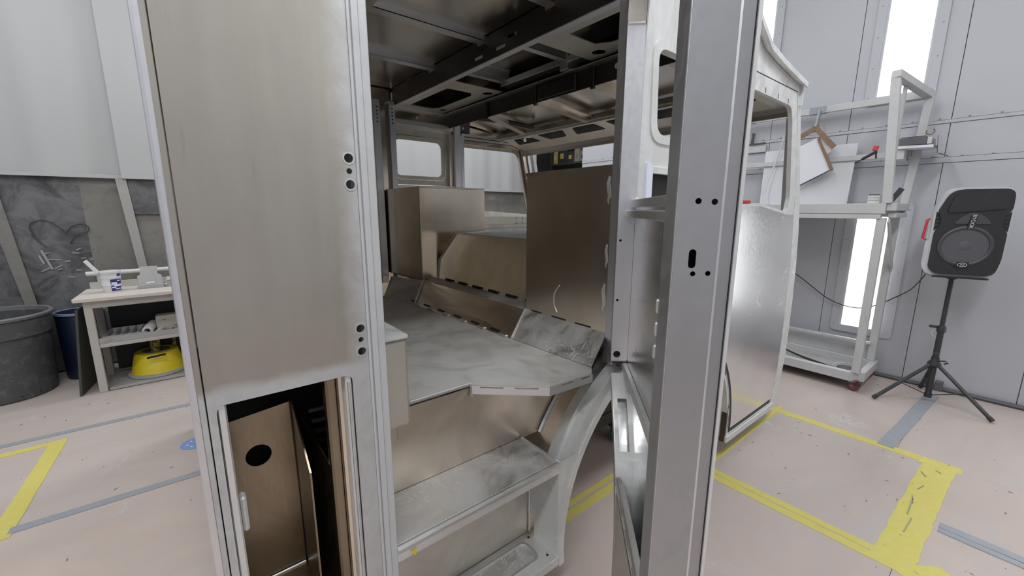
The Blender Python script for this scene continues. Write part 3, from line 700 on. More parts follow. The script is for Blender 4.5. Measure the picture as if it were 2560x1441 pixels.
# gusset plates at both ends of the bay
def gus(y0, y1, s):
    xc = 1.42; oct_ = [(1.475, y0 + .10), (1.475, y1 - .16), (1.66, y1 - .16), (1.70, y1 - .22), (1.70, y0 + .16), (1.66, y0 + .10)]
    h1 = circ(1.755, y1 - .10, .036, 16); h2 = circ(1.755, y0 + .12, .030, 16)
    if s < 0:
        oct_ = [(1.475, y0 + .16), (1.475, y1 - .10), (1.66, y1 - .10), (1.70, y1 - .16), (1.70, y0 + .22), (1.66, y0 + .16)]
        h1 = circ(1.755, y0 + .10, .036, 16); h2 = circ(1.755, y1 - .12, .030, 16)
    return zplate('roof_gusset', ALU_PANEL, cab, [(1.40, y0), (1.82, y0), (1.82, y1), (1.40, y1)], 2.182, .004, [oct_, h1, h2])
gus(.012, .69, 1); gus(1.46, 2.29, -1)
for y0, y1 in ((.012, .69), (1.46, 2.29)):
    B('gusset_flange', ALU_DARK, cab, 1.40, 1.404, y0, y1, 2.182, 2.285, 0)
B('bay_angle', ALU_FRAME, cab, 1.79, 1.86, .69, 1.46, 2.205, 2.240, .002)
B('bay_bracket', ALU_FRAME, cab, 1.775, 1.86, .83, .89, 2.165, 2.25, .003)
# second cross beam with ports
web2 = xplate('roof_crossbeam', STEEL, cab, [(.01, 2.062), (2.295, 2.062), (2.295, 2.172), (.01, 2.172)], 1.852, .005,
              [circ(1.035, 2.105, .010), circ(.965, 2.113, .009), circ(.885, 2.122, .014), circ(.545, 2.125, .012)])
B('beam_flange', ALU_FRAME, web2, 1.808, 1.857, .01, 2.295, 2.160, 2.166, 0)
for y_, z_, r_ in ((1.035, 2.105, .010), (.965, 2.113, .009), (.885, 2.122, .014), (.545, 2.125, .012)):  # white rings and discs paint the brightness seen through the ports
    MB().lathe([(r_, -.004), (r_ + .003, -.004), (r_ + .003, .003), (r_, .003)], (1.850, y_, z_), 16, (-1, 0, 0), loop=True).build('port_glint_ring', LABEL_WHITE, web2)
    if r_ > .0095 and r_ < .013: MB().lathe([(r_, 0), (r_, .002)], (1.853, y_, z_), 14, (-1, 0, 0)).build('port_glint_disc', LABEL_WHITE, web2)
for y in (1.70, 1.165, .70): B('beam_hanger', STEEL, web2, 1.835, 1.853, y - .012, y + .012, 2.045, 2.16, .002)
B('beam_splice', STEEL, web2, 1.832, 1.853, .82, 1.14, 2.068, 2.15, .004)
for y in (1.20, .722, .25):
    MB().bar((1.862, y, 2.088), (2.37, y, 2.034), .045, .040).build('front_rib', ALU, cab)
    MB().bar((1.862, y - .035, 2.104), (2.37, y - .035, 2.050), .03, .008).build('front_rib', ALU, cab)
MB().bar((1.862, 1.74, 2.10), (2.50, 1.95, 2.03), .06, .03).build('front_rib', ALU, cab)
MB().tube([(1.87, 1.93, 2.10), (2.10, 1.83, 2.085), (2.32, 1.72, 2.045)], .020, 10).build('wiring_conduit', STEEL, cab)
# front header: tube, pierced panel, windscreen frame
MB().bar((2.40, .01, 2.045), (2.40, 2.29, 2.045), .05, .035).build('header_tube', ALU, cab)
hp = MB(); hs = []
y = .10
k = 0
while y < 2.1:
    L = .30
    a = [(y, .05), (y + L, .05), (y + L - .05, .16), (y + .05, .16)] if k % 2 == 0 else [(y + .04, .05), (y + L - .04, .05), (y + L, .16), (y, .16)]
    hs.append(rpoly(a, .022, 3)); y += .36; k += 1
hd = Vector((2.70 - 2.42, 0, 1.955 - 2.035)); hL = hd.length
hpan = MB().prism([(.01, 0), (2.29, 0), (2.29, hL), (.01, hL)], (2.42, 0, 2.035), (0, 1, 0), hd.normalized(), -.003, 0, hs).build('header_panel', ALU_PANEL, cab)
MB().bar((2.425, .01, 2.022), (2.425, 2.29, 2.022), .03, .012).build('header_lip', ALU_FRAME, hpan)
MB().bar((2.715, .01, 1.950), (2.715, 2.29, 1.950), .03, .025).build('windscreen_frame', ALU_FRAME, cab)
MB().bar((2.735, .01, 1.925), (2.735, 2.29, 1.925), .02, .025).build('windscreen_frame', ALU, cab)
MB().bar((2.76, -.015, 2.02), (2.76, 2.31, 2.02), .02, .11).build('windscreen_brow', SKIN, cab)
MB().bar((2.755, 1.19, 1.925), (2.93, 1.19, 1.3), .02, .0, (0, 1, 0)) if False else None
# front panel below the windscreen
fpr = [(3.02, 1.267), (3.078, .813), (3.084, .435), (2.997, .105)]
MB().prism(fpr + [(x - .02, z) for x, z in reversed(fpr)], (0, .003, 0), (1, 0, 0), (0, 0, 1), -2.29, 0).build('front_panel', SKIN, cab)

# ---- front half of the near side
body = [(1.300, 2.355), (1.88, 2.355), (2.02, 2.28), (2.12, 2.212), (2.17, 2.184), (2.24, 2.142), (2.397, 2.112), (2.596, 2.085), (2.755, 2.066),
        (2.84, 1.84), (2.907, 1.637), (2.97, 1.45), (3.023, 1.267), (3.06, 1.04), (3.078, .813), (3.084, .6), (3.082, .435), (3.04, .25), (2.997, .105), (2.272, .105)]
body += [(CX + (AR + .012) * math.cos(math.radians(a)), CZ + (AR + .012) * math.sin(math.radians(a))) for a in range(0, 119, 6)]
body += [(1.300, .775)]
midwin = rpoly([(1.388, 1.668), (1.82, 1.668), (1.82, 1.955), (1.372, 1.955)], .05, 6)
intake = [(1.388, 1.08), (1.86, 1.08), (1.86, 1.530), (1.374, 1.530)]
dooro = [(2.276, .147), (2.914, .147), (2.962, .36), (2.974, .55), (2.967, .83), (2.941, 1.163), (2.90, 1.40), (2.853, 1.634), (2.79, 1.83), (2.722, 2.036), (2.06, 2.036), (2.06, .84)] + \
        [(CX + (AR + .045) * math.cos(math.radians(a)), CZ + (AR + .045) * math.sin(math.radians(a))) for a in range(52, -1, -6)]
skin = sideplate('front_side_skin', SKIN, cab, body, 0, .004, [midwin, intake, dooro])
MB().prism(rpoly([(1.352, 1.638), (1.85, 1.638), (1.85, 1.985), (1.338, 1.985)], .07, 6), (0, -.006, 0), (1, 0, 0), (0, 0, 1), -.006, 0, [midwin]).build('window_border', SKIN, skin)
MB().prism(rpoly([(1.346, 1.04), (1.374, 1.04), (1.374, 1.560), (1.336, 1.572)], .012, 3), (0, -.006, 0), (1, 0, 0), (0, 0, 1), -.010, .004).build('intake_trim', LABEL_WHITE, skin)
B('intake_trim', SKIN, skin, 1.374, 1.90, -.008, .004, 1.530, 1.556, .002)
B('intake_shade_box', BLACK_PAINT, cab, 1.36, 1.88, .055, .062, 1.05, 1.555, 0)  # added black box, the shade inside the opening is in its colour
B('intake_shade_box', STEEL, cab, 1.36, 1.88, .006, .055, 1.531, 1.545, 0)
# inner frames behind the skin
B('front_post', ALU_FRAME, cab, 1.264, 1.298, .048, .090, .80, 2.30, .003)
B('front_post', STEEL, cab, 1.262, 1.298, .006, .030, .80, 2.30, .003)
B('mid_window_frame', STEEL, cab, 1.335, 1.366, .006, .06, 1.58, 2.05, .002)
B('mid_window_frame', ALU_DARK, cab, 1.37, 1.86, .006, .06, 1.972, 2.0, .002)
MB().box(1.34, 2.0, .006, .10, 2.20, 2.25).build('cant_rail', ALU_DARK, cab)
MB().box(-.01, 1.30, .006, .09, 2.215, 2.30).build('cant_rail', ALU_DARK, cab)
# front door
dwin = rpoly([(2.13, 1.425), (2.40, 1.432), (2.782, 1.387), (2.80, 1.47), (2.700, 1.86), (2.66, 1.950), (2.13, 1.955)], [.02, .05, .03, .02, .03, .045, .05], 5)
dpoly = [(2.267, .176), (2.911, .176), (2.956, .36), (2.968, .55), (2.961, .83), (2.935, 1.163), (2.894, 1.40), (2.847, 1.632), (2.784, 1.828), (2.717, 2.030), (2.066, 2.030), (2.066, .86)] + \
        [(CX + (AR + .05) * math.cos(math.radians(a)), CZ + (AR + .05) * math.sin(math.radians(a))) for a in range(50, -1, -5)]
fd = sideplate('front_door', SKIN, cab, dpoly, .0, .022, [dwin])
lowp = [p for p in dpoly if p[1] < 1.36]
k0 = lowp.index((2.935, 1.163))
lowp = lowp[:k0 + 1] + [(2.897, 1.37), (2.78, 1.372), (2.40, 1.418), (2.075, 1.412)] + lowp[k0 + 1:]
sideplate('door_skin', ALU_BRIGHT, fd, lowp, -.0002, .0012)
quad('window_return', ALU_FRAME, fd, (2.770, .0225, 1.915), (2.872, .0225, 1.395), (2.872, .062, 1.395), (2.770, .056, 1.915))
MB().bar((2.15, .05, 1.968), (2.66, .05, 1.962), .06, .012).build('window_return', ALU_PANEL, fd)
MB().bar((2.10, .06, 1.405), (2.80, .06, 1.375), .05, .01).build('window_return', ALU_PANEL, fd)
for k, (xx, zz) in enumerate(((2.30, 1.965), (2.46, 1.963), (2.60, 1.960))): MB().box(xx - .003, xx + .003, -.001, .003, zz - .005, zz + .018).build('clip_slot', BLACK_PAINT, fd)
MB().ring((CX, CZ), AR + .028, AR + .046, -2, 50, -.002, .018, 14).build('arch_seal', RUBBER, fd)
# sill below the front door
B('door_sill', ALU_SAND, cab, 2.262, 2.93, -.012, .02, .105, .145, .003)
B('door_sill_gap', BLACK_PAINT, cab, 2.277, 2.908, .004, .010, .146, .180, 0)
B('sill_edge', STEEL, cab, 2.262, 2.274, .0, .03, .105, .60, .001)
# underframe
for y in (.56, 1.74):
    B('underframe_rail', STEEL, cab, .05, 2.85, y - .04, y + .04, .20, .30, .004)
    for xx in (.25, .80): B('underframe_leg', STEEL, cab, xx, xx + .06, y - .03, y + .03, .30, .815, .003)
    B('underframe_leg', STEEL, cab, 2.5, 2.56, y - .03, y + .03, .30, .92, .003)
zplate('underfloor_sheet', ALU_DARK, cab, [(1.28, .78), (3.0, .78), (3.0, 2.28), (1.28, 2.28)], .905, .005)

# ---- open crew door (door frame: u from hinge to latch, v inward, z up)
HP = Vector((1.278, -.009, 0)); DU = Vector((-.7206, -.6933, 0)); DN = Vector((.6933, -.7206, 0)); DV = -DN
def D(u, v, z): return HP + DU * u + DV * v + Vector((0, 0, z))
def dplate(name, mat, parent, poly, v0, v1, holes=()):   # poly in (u,z), thick from v0 to v1
    O = D(0, 0, 0); N = DU.cross(Vector((0, 0, 1)))       # = direction of U x V
    s = 1 if N.dot(DV) > 0 else -1
    return MB().prism(poly, O, DU, (0, 0, 1), s * v0, s * v1, holes).build(name, mat, parent)
def dbox(name, mat, parent, u0, u1, v0, v1, z0, z1, bev=.002):
    return MB().obox(D((u0 + u1) / 2, (v0 + v1) / 2, (z0 + z1) / 2), (DU, DV, (0, 0, 1)), (abs(u1 - u0) / 2, abs(v1 - v0) / 2, abs(z1 - z0) / 2), bev).build(name, mat, parent)
ru, rz, rr = -.342, .186, .70
arc_d = [(ru + rr * math.cos(math.radians(a)), rz + rr * math.sin(math.radians(a))) for a in range(57, -6, -4)]
outl = [(0, .80)] + arc_d + [(.912, .125), (.912, 2.30), (0, 2.30)]
dwin2 = rpoly([(.034, 1.434), (.842, 1.434), (.842, 2.13), (.034, 2.13)], [.012, .03, .2, .22], 8)
crew = dplate('crew_door', ALU_BRIGHT, cab, outl, 0, .0035, [dwin2])
crew['label'] = 'crew door swung open with bare inner frame'
# hinge stile facing the latch side, pierced
st = MB().prism([(.004, .845), (.062, .845), (.062, 1.99), (.004, 1.99)], D(.034, 0, 0), DV, (0, 0, 1), -.003, 0,
                [circ(.050, 1.292, .0045, 10), circ(.050, 1.075, .0045, 10), circ(.042, .868, .013, 16)]).build('hinge_stile', ALU_FRAME, crew)
dbox('stile_return', ALU_FRAME, st, .0, .034, .059, .063, .82, 2.0, .0015)
dbox('stile_back', STEEL, st, .0, .006, .004, .059, .82, 2.0, 0)
MB().tube([D(.036, .006, .845), D(.036, .06, .845)], .005, 6).build('weld_bead', ALU_WELD, st)
MB().tube([D(.037, .006, 1.992), D(.037, .06, 1.992)], .006, 6).build('weld_bead', ALU_WELD, st)
# rounded upper corner and top rail
cpts = [(.0, 2.0), (.012, 2.08), (.05, 2.155), (.12, 2.20), (.25, 2.215), (.90, 2.215)]
mm = MB()
sp = smooth_path(cpts, 4)
for a, b in zip(sp[:-1], sp[1:]): mm.bar(D(a[0] + .02, .033, a[1]), D(b[0] + .02, .033, b[1]), .058, .03, DV.cross(DU * (b[0] - a[0]) + Vector((0, 0, b[1] - a[1]))))
mm.build('top_rail', ALU_PANEL, crew)
# wheel arch channel with a recessed slot
def arcpt(a, r, v): return D(ru + r * math.cos(math.radians(a)), v, rz + r * math.sin(math.radians(a)))
ch = MB(); AA = [57 - i * 2 for i in range(32)]; vv = [.002, .014, .046, .060]
for i in range(len(AA) - 1):
    for j in range(3):
        if j == 1 and 4 <= i < 11: continue
        q = [arcpt(AA[i], rr + .034, vv[j]), arcpt(AA[i + 1], rr + .034, vv[j]), arcpt(AA[i + 1], rr + .034, vv[j + 1]), arcpt(AA[i], rr + .034, vv[j + 1])]
        q += [arcpt(AA[i], rr + .030, vv[j]), arcpt(AA[i + 1], rr + .030, vv[j]), arcpt(AA[i + 1], rr + .030, vv[j + 1]), arcpt(AA[i], rr + .030, vv[j + 1])]
        ch.raw(q, [(0, 1, 2, 3), (7, 6, 5, 4), (0, 4, 5, 1), (1, 5, 6, 2), (2, 6, 7, 3), (3, 7, 4, 0)])
chn = ch.build('arch_channel', ALU_SAND, crew)
m2 = MB()
for i in range(3, 11):
    q = [arcpt(AA[i], rr + .010, .012), arcpt(AA[i + 1], rr + .010, .012), arcpt(AA[i + 1], rr + .010, .048), arcpt(AA[i], rr + .010, .048)]
    q += [arcpt(AA[i], rr + .007, .012), arcpt(AA[i + 1], rr + .007, .012), arcpt(AA[i + 1], rr + .007, .048), arcpt(AA[i], rr + .007, .048)]
    m2.raw(q, [(0, 1, 2, 3), (7, 6, 5, 4), (0, 4, 5, 1), (1, 5, 6, 2), (2, 6, 7, 3), (3, 7, 4, 0)])
m2.build('slot_recess', ALU_BRIGHT, chn)
m3 = MB()
for i in range(len(AA) - 1):
    q = [arcpt(AA[i], rr + .036, .060), arcpt(AA[i + 1], rr + .036, .060), arcpt(AA[i + 1], rr + .0, .060), arcpt(AA[i], rr + .0, .060)]
    q += [arcpt(AA[i], rr + .036, .063), arcpt(AA[i + 1], rr + .036, .063), arcpt(AA[i + 1], rr + .0, .063), arcpt(AA[i], rr + .0, .063)]
    m3.raw(q, [(0, 1, 2, 3), (7, 6, 5, 4), (0, 4, 5, 1), (1, 5, 6, 2), (2, 6, 7, 3), (3, 7, 4, 0)])
m3.build('channel_flange', ALU_FRAME, chn)
# rails across the skin
dbox('window_sill', ALU_FRAME, crew, .036, .85, .0035, .018, 1.408, 1.433, .001)
dbox('cross_rail', ALU_FRAME, crew, .036, .85, .012, .034, 1.374, 1.398, .002)
MB().tube([D(.036, .03, 1.386), D(.042, .03, 1.386)], .014, 8).build('weld_bead', ALU_WELD, bpy.data.objects['cross_rail'])
for a, (u, z, L, tl) in enumerate(((.815, 1.390, .012, .5), (.822, 1.391, .010, 1.0), (.828, 1.388, .014, .2), (.834, 1.390, .010, 1.3), (.824, 1.380, .008, 0), (.832, 1.380, .006, 0))):
    MB().bar(D(u, .0345, z), D(u + .004 * math.cos(tl), .0345, z + L * math.sin(tl) * .6 + .003), .0012, .0025, DV).build('pen_mark', MARK, bpy.data.objects['cross_rail'])
dbox('mid_rail', ALU_SAND, crew, .036, .86, .0038, .020, .806, .836, .002)
lr = MB().bar(D(.322, .048, .52), D(.90, .048, .52), .022, .040, (0, 0, 1), .002).build('lower_rail', ALU_DUST, crew)
for k in range(4): MB().bar(D(.40 + k * .12, .0605, .528), D(.47 + k * .12, .0605, .528), .002, .006).build('weld_slot', ALU_WELD, lr)
MB().tube([D(.325, .058, .548), D(.90, .060, .542)], .003, 6).build('weld_bead', ALU_WELD, lr)
MB().tube([D(.318, .05, .525), D(.326, .056, .545)], .012, 8).build('weld_bead', ALU_WELD, lr)
quad('lower_closing_sheet', ALU_PANEL, crew, D(.33, .060, .50), D(.90, .060, .50), D(.90, .062, .13), D(.352, .062, .13), .002)
# latch stile: end face with latch holes
ls = MB().prism(rpoly([(.024, .125), (.086, .125), (.086, 2.30), (.024, 2.30)], 0, 1), D(.912, 0, 0), DV, (0, 0, 1), -.002, 0,
                [circ(.058, 1.412, .0044, 12), circ(.036, 1.411, .0044, 12), slot(.060, 1.3295, .0052, .0140), circ(.0575, 1.3075, .0038, 12), circ(.0365, 1.3085, .0038, 12)]).build('latch_stile', ALU_DOOR, crew)
dbox('stile_inner_face', ALU_DOOR, ls, .842, .910, .083, .087, .125, 2.30, .0015)
dbox('stile_inner_edge', STEEL, ls, .842, .846, .004, .083, .125, 2.30, 0)
MB().tube([D(.9095, .0845, .125), D(.9095, .0845, 2.30)], .0030, 8).build('stile_corner', ALU_FRAME, ls)
MB().tube([D(.9125, .0245, .125), D(.9125, .0245, 2.30)], .0022, 8).build('stile_rib', ALU_FRAME, ls)
dbox('outer_flange', ALU_DOOR, ls, .900, .9085, .004, .0235, .125, 2.30, .001)
dbox('skin_edge', ALU_SAND, ls, .905, .9145, -.0015, .0035, .125, 2.30, .001)
bk = MB()
for z in (1.16, 1.20, 1.24): bk.obox(D(.838, .084, z), (DU, DV, (0, 0, 1)), (.006, .006, .012), .002)
stuff(bk.build('edge_tabs', ALU_WELD, ls))
dbox('bottom_rail', ALU_FRAME, crew, .36, .905, .004, .06, .125, .15, .002)

# ================================================================== cab dolly under the shell
dl = tag(empty('cab_dolly', (1.45, 1.15, 0)), 'dark rolling dolly frame with teal casters under the truck cab', 'dolly')
for y in (.56, 1.74): B('dolly_beam', TIMBER, dl, .05, 2.85, y - .05, y + .05, .125, .20, .004)
for xx in (.45, 1.90, 2.6): B('dolly_crossbeam', TIMBER, dl, xx, xx + .09, .44, 1.86, .105, .125, .003)
for xx in (.50, 1.95, 2.65):
    for y in (.50, 1.80):
        c = MB().lathe([(.035, -.02), (.052, -.018), (.055, 0), (.052, .018), (.035, .02)], (xx, y, .055), 20, (0, 1, 0)).build('caster_wheel', TEAL, dl)
        MB().box(xx - .03, xx + .03, y - .03, y + .03, .10, .106).build('caster_plate', STEEL, dl)

# ================================================================== floor tapes
TZ = 0.0009
_layer = [0]
def tape(pts, mat, name, label, z=TZ, group=None):
    _layer[0] += 1; z = .0008 + .00018 * _layer[0]
    o = MB().prism(pts, (0, 0, z), (1, 0, 0), (0, 1, 0), -z + .0002, 0).build(name, mat, None, smooth=False)
    return tag(o, label, 'tape', group)
def strip(a, b, w0, n=10, jag=.004):
    a, b = Vector(a), Vector(b); d = (b - a).normalized(); s = Vector((-d.y, d.x))
    L = [a + (b - a) * (i / n) for i in range(n + 1)]
    l = [tuple(p + s * (w0 / 2 + random.uniform(-jag, jag) * .4)) for p in L]; r = [tuple(p - s * (w0 / 2 + random.uniform(-jag, jag) * .4)) for p in reversed(L)]
    return l + r
tape(strip((3.165, .10), (3.165, -.87), .07, 24, .008), YTAPE, 'floor_tape', 'yellow tape strip on the side of the floor rectangle nearest the speaker')
tape(strip((2.122, .30), (2.122, -1.02), .042, 24, .006), YTAPE, 'floor_tape', 'yellow tape right of the open door, strip of the doubled pair nearer the cart')
tape(strip((2.072, .30), (2.072, -1.02), .048, 24, .006), YTAPE, 'floor_tape', 'yellow tape right of the open door, strip of the doubled pair nearer the viewer', TZ + .0003)
wide = tape(strip((2.05, -.735), (3.19, -.770), .10, 24, .010), YTAPE, 'floor_tape', 'wide yellow tape at the far right joining the two long yellow strips', TZ + .0006)
tape(strip((2.04, -.795), (3.17, -.832), .035, 24, .012), YTAPE, 'floor_tape', 'narrow torn yellow tape along the outer side of the wide right-hand strip', TZ + .0002)
tape(strip((2.03, -.98), (2.17, -.84), .11, 6, .02), YTAPE, 'floor_tape', 'ragged yellow tape end at the bottom right corner of the marked rectangle', TZ + .0008)
CREASE = paint('tape_crease', (.30, .29, .22), .7)
for k, (x, y, L, a) in enumerate(((2.95, -.752, .05, .5), (2.78, -.742, .06, -.25), (2.62, -.745, .07, .15), (2.50, -.742, .16, .02), (2.34, -.752, .14, -.05), (3.05, -.80, .03, .9))):
    MB().bar((x, y, .0050), (x + L * math.cos(a), y + L * math.sin(a), .0050), .0035, .0014).build('crease', CREASE, wide)
tape(strip((2.15, .028), (3.25, .032), .028), YTAPE, 'floor_tape', 'yellow tape strip under the lower edge of the closed front door')
tape(strip((.9, .24), (2.1, .245), .045), YTAPE, 'floor_tape', 'yellow tape strip on the shaded floor under the wheel arch')
tape(strip((.9, .292), (2.1, .297), .03), YTAPE, 'floor_tape', 'thin yellow tape beside the one under the wheel arch', TZ + .0002)
tape(strip((-1.6, 2.58), (-.70, 2.605), .055), YTAPE, 'floor_tape', 'yellow tape strip on the left floor running towards the grey bin')
tape(strip((-.725, 2.63), (-.765, 1.66), .075), YTAPE, 'floor_tape', 'yellow tape strip on the left floor coming towards the viewer', TZ + .0003)
quad_t = MB().raw([(3.10, -.70, .001), (3.14, -.77, .001), (3.17, -.72, .018), (3.10, -.70, .003)], [(0, 1, 2), (0, 2, 3), (1, 3, 2), (0, 3, 1)]).build('tape_flap', YTAPE, None, smooth=False)
tag(quad_t, 'lifted yellow tape corner at the far right of the marked rectangle', 'tape')
tape(strip((-1.6, 2.75), (-.03, 2.735), .05), GTAPE, 'joint_tape', 'grey tape over the floor joint nearest the workbench')
tape(strip((-.742, 1.712), (.9, 1.690), .05), GTAPE, 'joint_tape', 'grey tape over the floor joint beside the rear corner of the cab')
tape(strip((3.17, -.55), (4.36, -.625), .075), GTAPE, 'joint_tape', 'broad grey tape running from the yellow strip to the speaker stand')
tape(strip((2.525, -.845), (2.50, -1.9), .045), GTAPE, 'joint_tape', 'grey tape at the right edge, strip on the far side of the seam')
tape(strip((2.482, -.845), (2.452, -1.9), .036), GTAPE, 'joint_tape', 'grey tape at the right edge, strip on the near side of the seam')
bd = tag(MB().lathe([(.075, 0), (.075, .002)], (-.075, 2.075, 0), 28).build('sanding_disc', BLUE_DISC), 'round blue sanding disc lying on the floor left of the cab', 'sanding disc')
hl = MB()
for k in range(6): hl.lathe([(.006, 0), (.006, .0006)], (-.075 + .04 * math.cos(k * 1.047), 2.075 + .04 * math.sin(k * 1.047), .002), 8)
stuff(hl.build('dust_holes', LABEL_WHITE, bd))
for i, (x, y, z, lab) in enumerate(((1.40, .42, 0.0, 'scrap of yellow tape on the shaded floor seen through the wheel arch'), (.385, -.004, .497, 'scrap of yellow tape stuck to the front lip of the upper cab step'))):
    o = MB().raw([(x - .012, y - .006, z + .001), (x + .014, y - .008, z + .003), (x + .010, y + .004, z + .016), (x - .009, y + .004, z + .013)] if i == 0 else
                 [(x - .010, y - .001, z + .012), (x + .012, y - .002, z + .016), (x + .006, y - .002, z - .004), (x, y - .001, z + .002)], [(0, 1, 2), (0, 2, 3), (0, 3, 1), (1, 3, 2)]).build('tape_scrap', YELLOW, None, smooth=False)
    tag(o, lab, 'tape')

# ================================================================== left side: bins, bench
def bin_():
    e = empty('trash_can', (-1.175, 3.80, 0)); c = (-1.175, 3.80, 0)
    MB().lathe([(.262, 0), (.272, .012), (.296, .47), (.310, .475), (.314, .60), (.30, .61), (.285, .60), (.27, .1), (.05, .06)], c, 40).build('bin_body', BIN, e)
    MB().lathe([(.308, .600), (.324, .604), (.328, .622), (.318, .632), (.302, .628), (.300, .605)], c, 40, loop=True).build('bin_rim', paint('worn_rim', (.16, .16, .165), .5), e)
    MB().box(-1.22, -1.12, 3.475, 3.505, .47, .60, .006).build('bin_handle', BIN, e)
    for a in (-62, -40, -18):
        MB().lathe([(.006, 0), (.006, .002)], (-1.175 + .272 * math.cos(math.radians(a)), 3.80 + .272 * math.sin(math.radians(a)), .035), 8, (math.cos(math.radians(a)), math.sin(math.radians(a)), 0)).build('drain_hole', BLACK_PAINT, e)
    return tag(e, 'large round grey plastic trash can at the left edge of the view', 'trash can')
bin_()
bb = empty('blue_drum', (-.735, 3.985, 0))
MB().lathe([(.138, .02), (.144, .03), (.150, .535), (.155, .54), (.155, .556), (.137, .556), (.13, .5)], (-.735, 3.985, 0), 32).build('drum_body', BLUE, bb)
MB().lathe([(.151, .540), (.158, .545), (.158, .560), (.144, .562), (.140, .545)], (-.735, 3.985, 0), 32, loop=True).build('drum_rim', paint('pale_blue_rim', (.22, .27, .38), .5), bb)
MB().lathe([(.138, 0), (.138, .02)], (-.735, 3.985, 0), 32).build('drum_base', RUBBER, bb)
tag(bb, 'small dark blue plastic drum between the grey bin and the bench', 'drum')
ply = MB().raw([(-.735, 3.40, 0), (-.675, 3.80, 0), (-.661, 3.80, 0), (-.720, 3.40, 0), (-.672, 3.40, .66), (-.646, 3.80, .66), (-.633, 3.80, .66), (-.658, 3.40, .66)],
               [(0, 1, 2, 3), (7, 6, 5, 4), (0, 4, 5, 1), (1, 5, 6, 2), (2, 6, 7, 3), (3, 7, 4, 0)]).build('leaning_board', DARK_BOARD)
tag(ply, 'dark board leaning against the left end of the workbench', 'board')
bn = tag(empty('workbench', (-.15, 3.62, 0)), 'pale metal workbench with shelves behind the rear corner of the cab', 'workbench')
zplate('bench_top', WOOD_TOP, bn, rpoly([(-.675, 3.35), (.42, 3.35), (.42, 3.90), (-.655, 3.90)], [.03, 0, 0, .01]), .745, .022)
for xx in (-.625, .35):
    for yy, nm in ((3.39, 'leg'), (3.82, 'leg')): B(nm, BENCH, bn, xx, xx + .048, yy, yy + .048, 0, .723, .003)
B('apron', BENCH, bn, -.58, .35, 3.392, 3.412, .665, .723, .002)
B('apron', BENCH, bn, -.58, .35, 3.845, 3.865, .665, .723, .002)
B('end_rail', BENCH, bn, -.62, -.59, 3.44, 3.82, .67, .723, .002)
B('shelf_rail', BENCH, bn, -.577, .35, 3.395, 3.43, .352, .380, .003)
B('shelf_board', DIRTY_SHELF, bn, -.577, .39, 3.43, 3.85, .372, .388, .002)
B('shelf_lip', DIRTY_SHELF, bn, -.577, .35, 3.398, 3.412, .380, .425, .002)
B('base_board', DIRTY_SHELF, bn, -.57, .40, 3.40, 3.86, .004, .020, .002)
B('back_rail', BENCH, bn, -.63, .42, 3.865, 3.885, .745, .80, .002)
MB().tube([(-.64, 3.87, .872), (.42, 3.87, .872)], .018, 10).build('rail_tube', paint('chalky_tube', (.6, .6, .61), .5), bn)
for xx in (-.58, .30): B('rail_post', BENCH, bn, xx, xx + .02, 3.862, 3.886, .745, .87, .002)
B('back_panel', RUBBER, bn, -.55, .40, 3.868, 3.874, .03, .66, 0)
# tub of filler
tb = empty('filler_tub', (-.475, 3.62, .745)); tc = (-.475, 3.62, .745)
MB().lathe([(.052, 0), (.054, .004), (.058, .055), (.0605, .058), (.0605, .064), (.059, .067), (.061, .112), (.064, .114), (.064, .120), (.061, .122), (.062, .150), (.05, .152)], tc, 28).build('tub_body', WHITE_PLASTIC, tb)
MB().lathe([(.0655, .150), (.067, .154), (.066, .168), (.058, .170)], tc, 28).build('tub_lid', WHITE_PLASTIC, tb)
def arc_patch(r0, r1, z0, z1, a0, a1, mat, name, par):
    m = MB(); n = 8; vs = []
    for i in range(n + 1):
        a = math.radians(a0 + (a1 - a0) * i / n)
        for rr_, z in ((r0, z0), (r1, z1)):
            for dr in (.0006, .0016): vs.append((tc[0] + (rr_ + dr) * math.cos(a), tc[1] + (rr_ + dr) * math.sin(a), tc[2] + z))
    fs = []
    for i in range(n):
        k = i * 4; fs += [(k + 1, k + 5, k + 7, k + 3), (k, k + 2, k + 6, k + 4), (k, k + 4, k + 5, k + 1), (k + 2, k + 3, k + 7, k + 6)]
    fs += [(0, 1, 3, 2), (n * 4, n * 4 + 2, n * 4 + 3, n * 4 + 1)]
    return m.raw(vs, fs).build(name, mat, par)
lbl = arc_patch(.0555, .061, .012, .105, -88, -18, LABEL_BLUE, 'label', tb)
for z0, z1, a0, a1 in ((.088, .098, -50, -30), (.066, .082, -84, -52), (.048, .062, -70, -22), (.036, .046, -84, -60), (.024, .031, -64, -20)):
    arc_patch(.0575 + z0 * .03, .0575 + z1 * .03, z0, z1, a0, a1, LABEL_WHITE, 'label_print', tb)
arc_patch(.0615, .0625, .128, .146, -45, -18, LABEL_BLUE, 'label_print', tb)
tag(tb, 'white tub of filler with a blue label on the bench top', 'tub')
tag(MB().bar((-.535, 3.585, .905), (-.597, 3.60, 1.005), .026, .006, (0, 1, 0), .002).build('stir_stick', WHITE_PLASTIC), 'pale spreader stick slanting up from the filler tub lid', 'stick')
pt = empty('mixing_board_holder', (-.245, 3.65, .745))
B('holder_base', DIRTY_SHELF, pt, -.325, -.155, 3.62, 3.72, .745, .778, .003)
MB().prism([(-.315, .775), (-.165, .775), (-.165, .845), (-.19, .86), (-.185, .925), (-.295, .925), (-.30, .86), (-.32, .85)], (0, 3.66, 0), (1, 0, 0), (0, 0, 1), -.010, 0).build('holder_plate', CART, pt)
B('white_tab', LABEL_WHITE, pt, -.27, -.215, 3.64, 3.648, .782, .798, .001)
tag(pt, 'grey filler mixing board holder standing beside the white tub', 'holder')
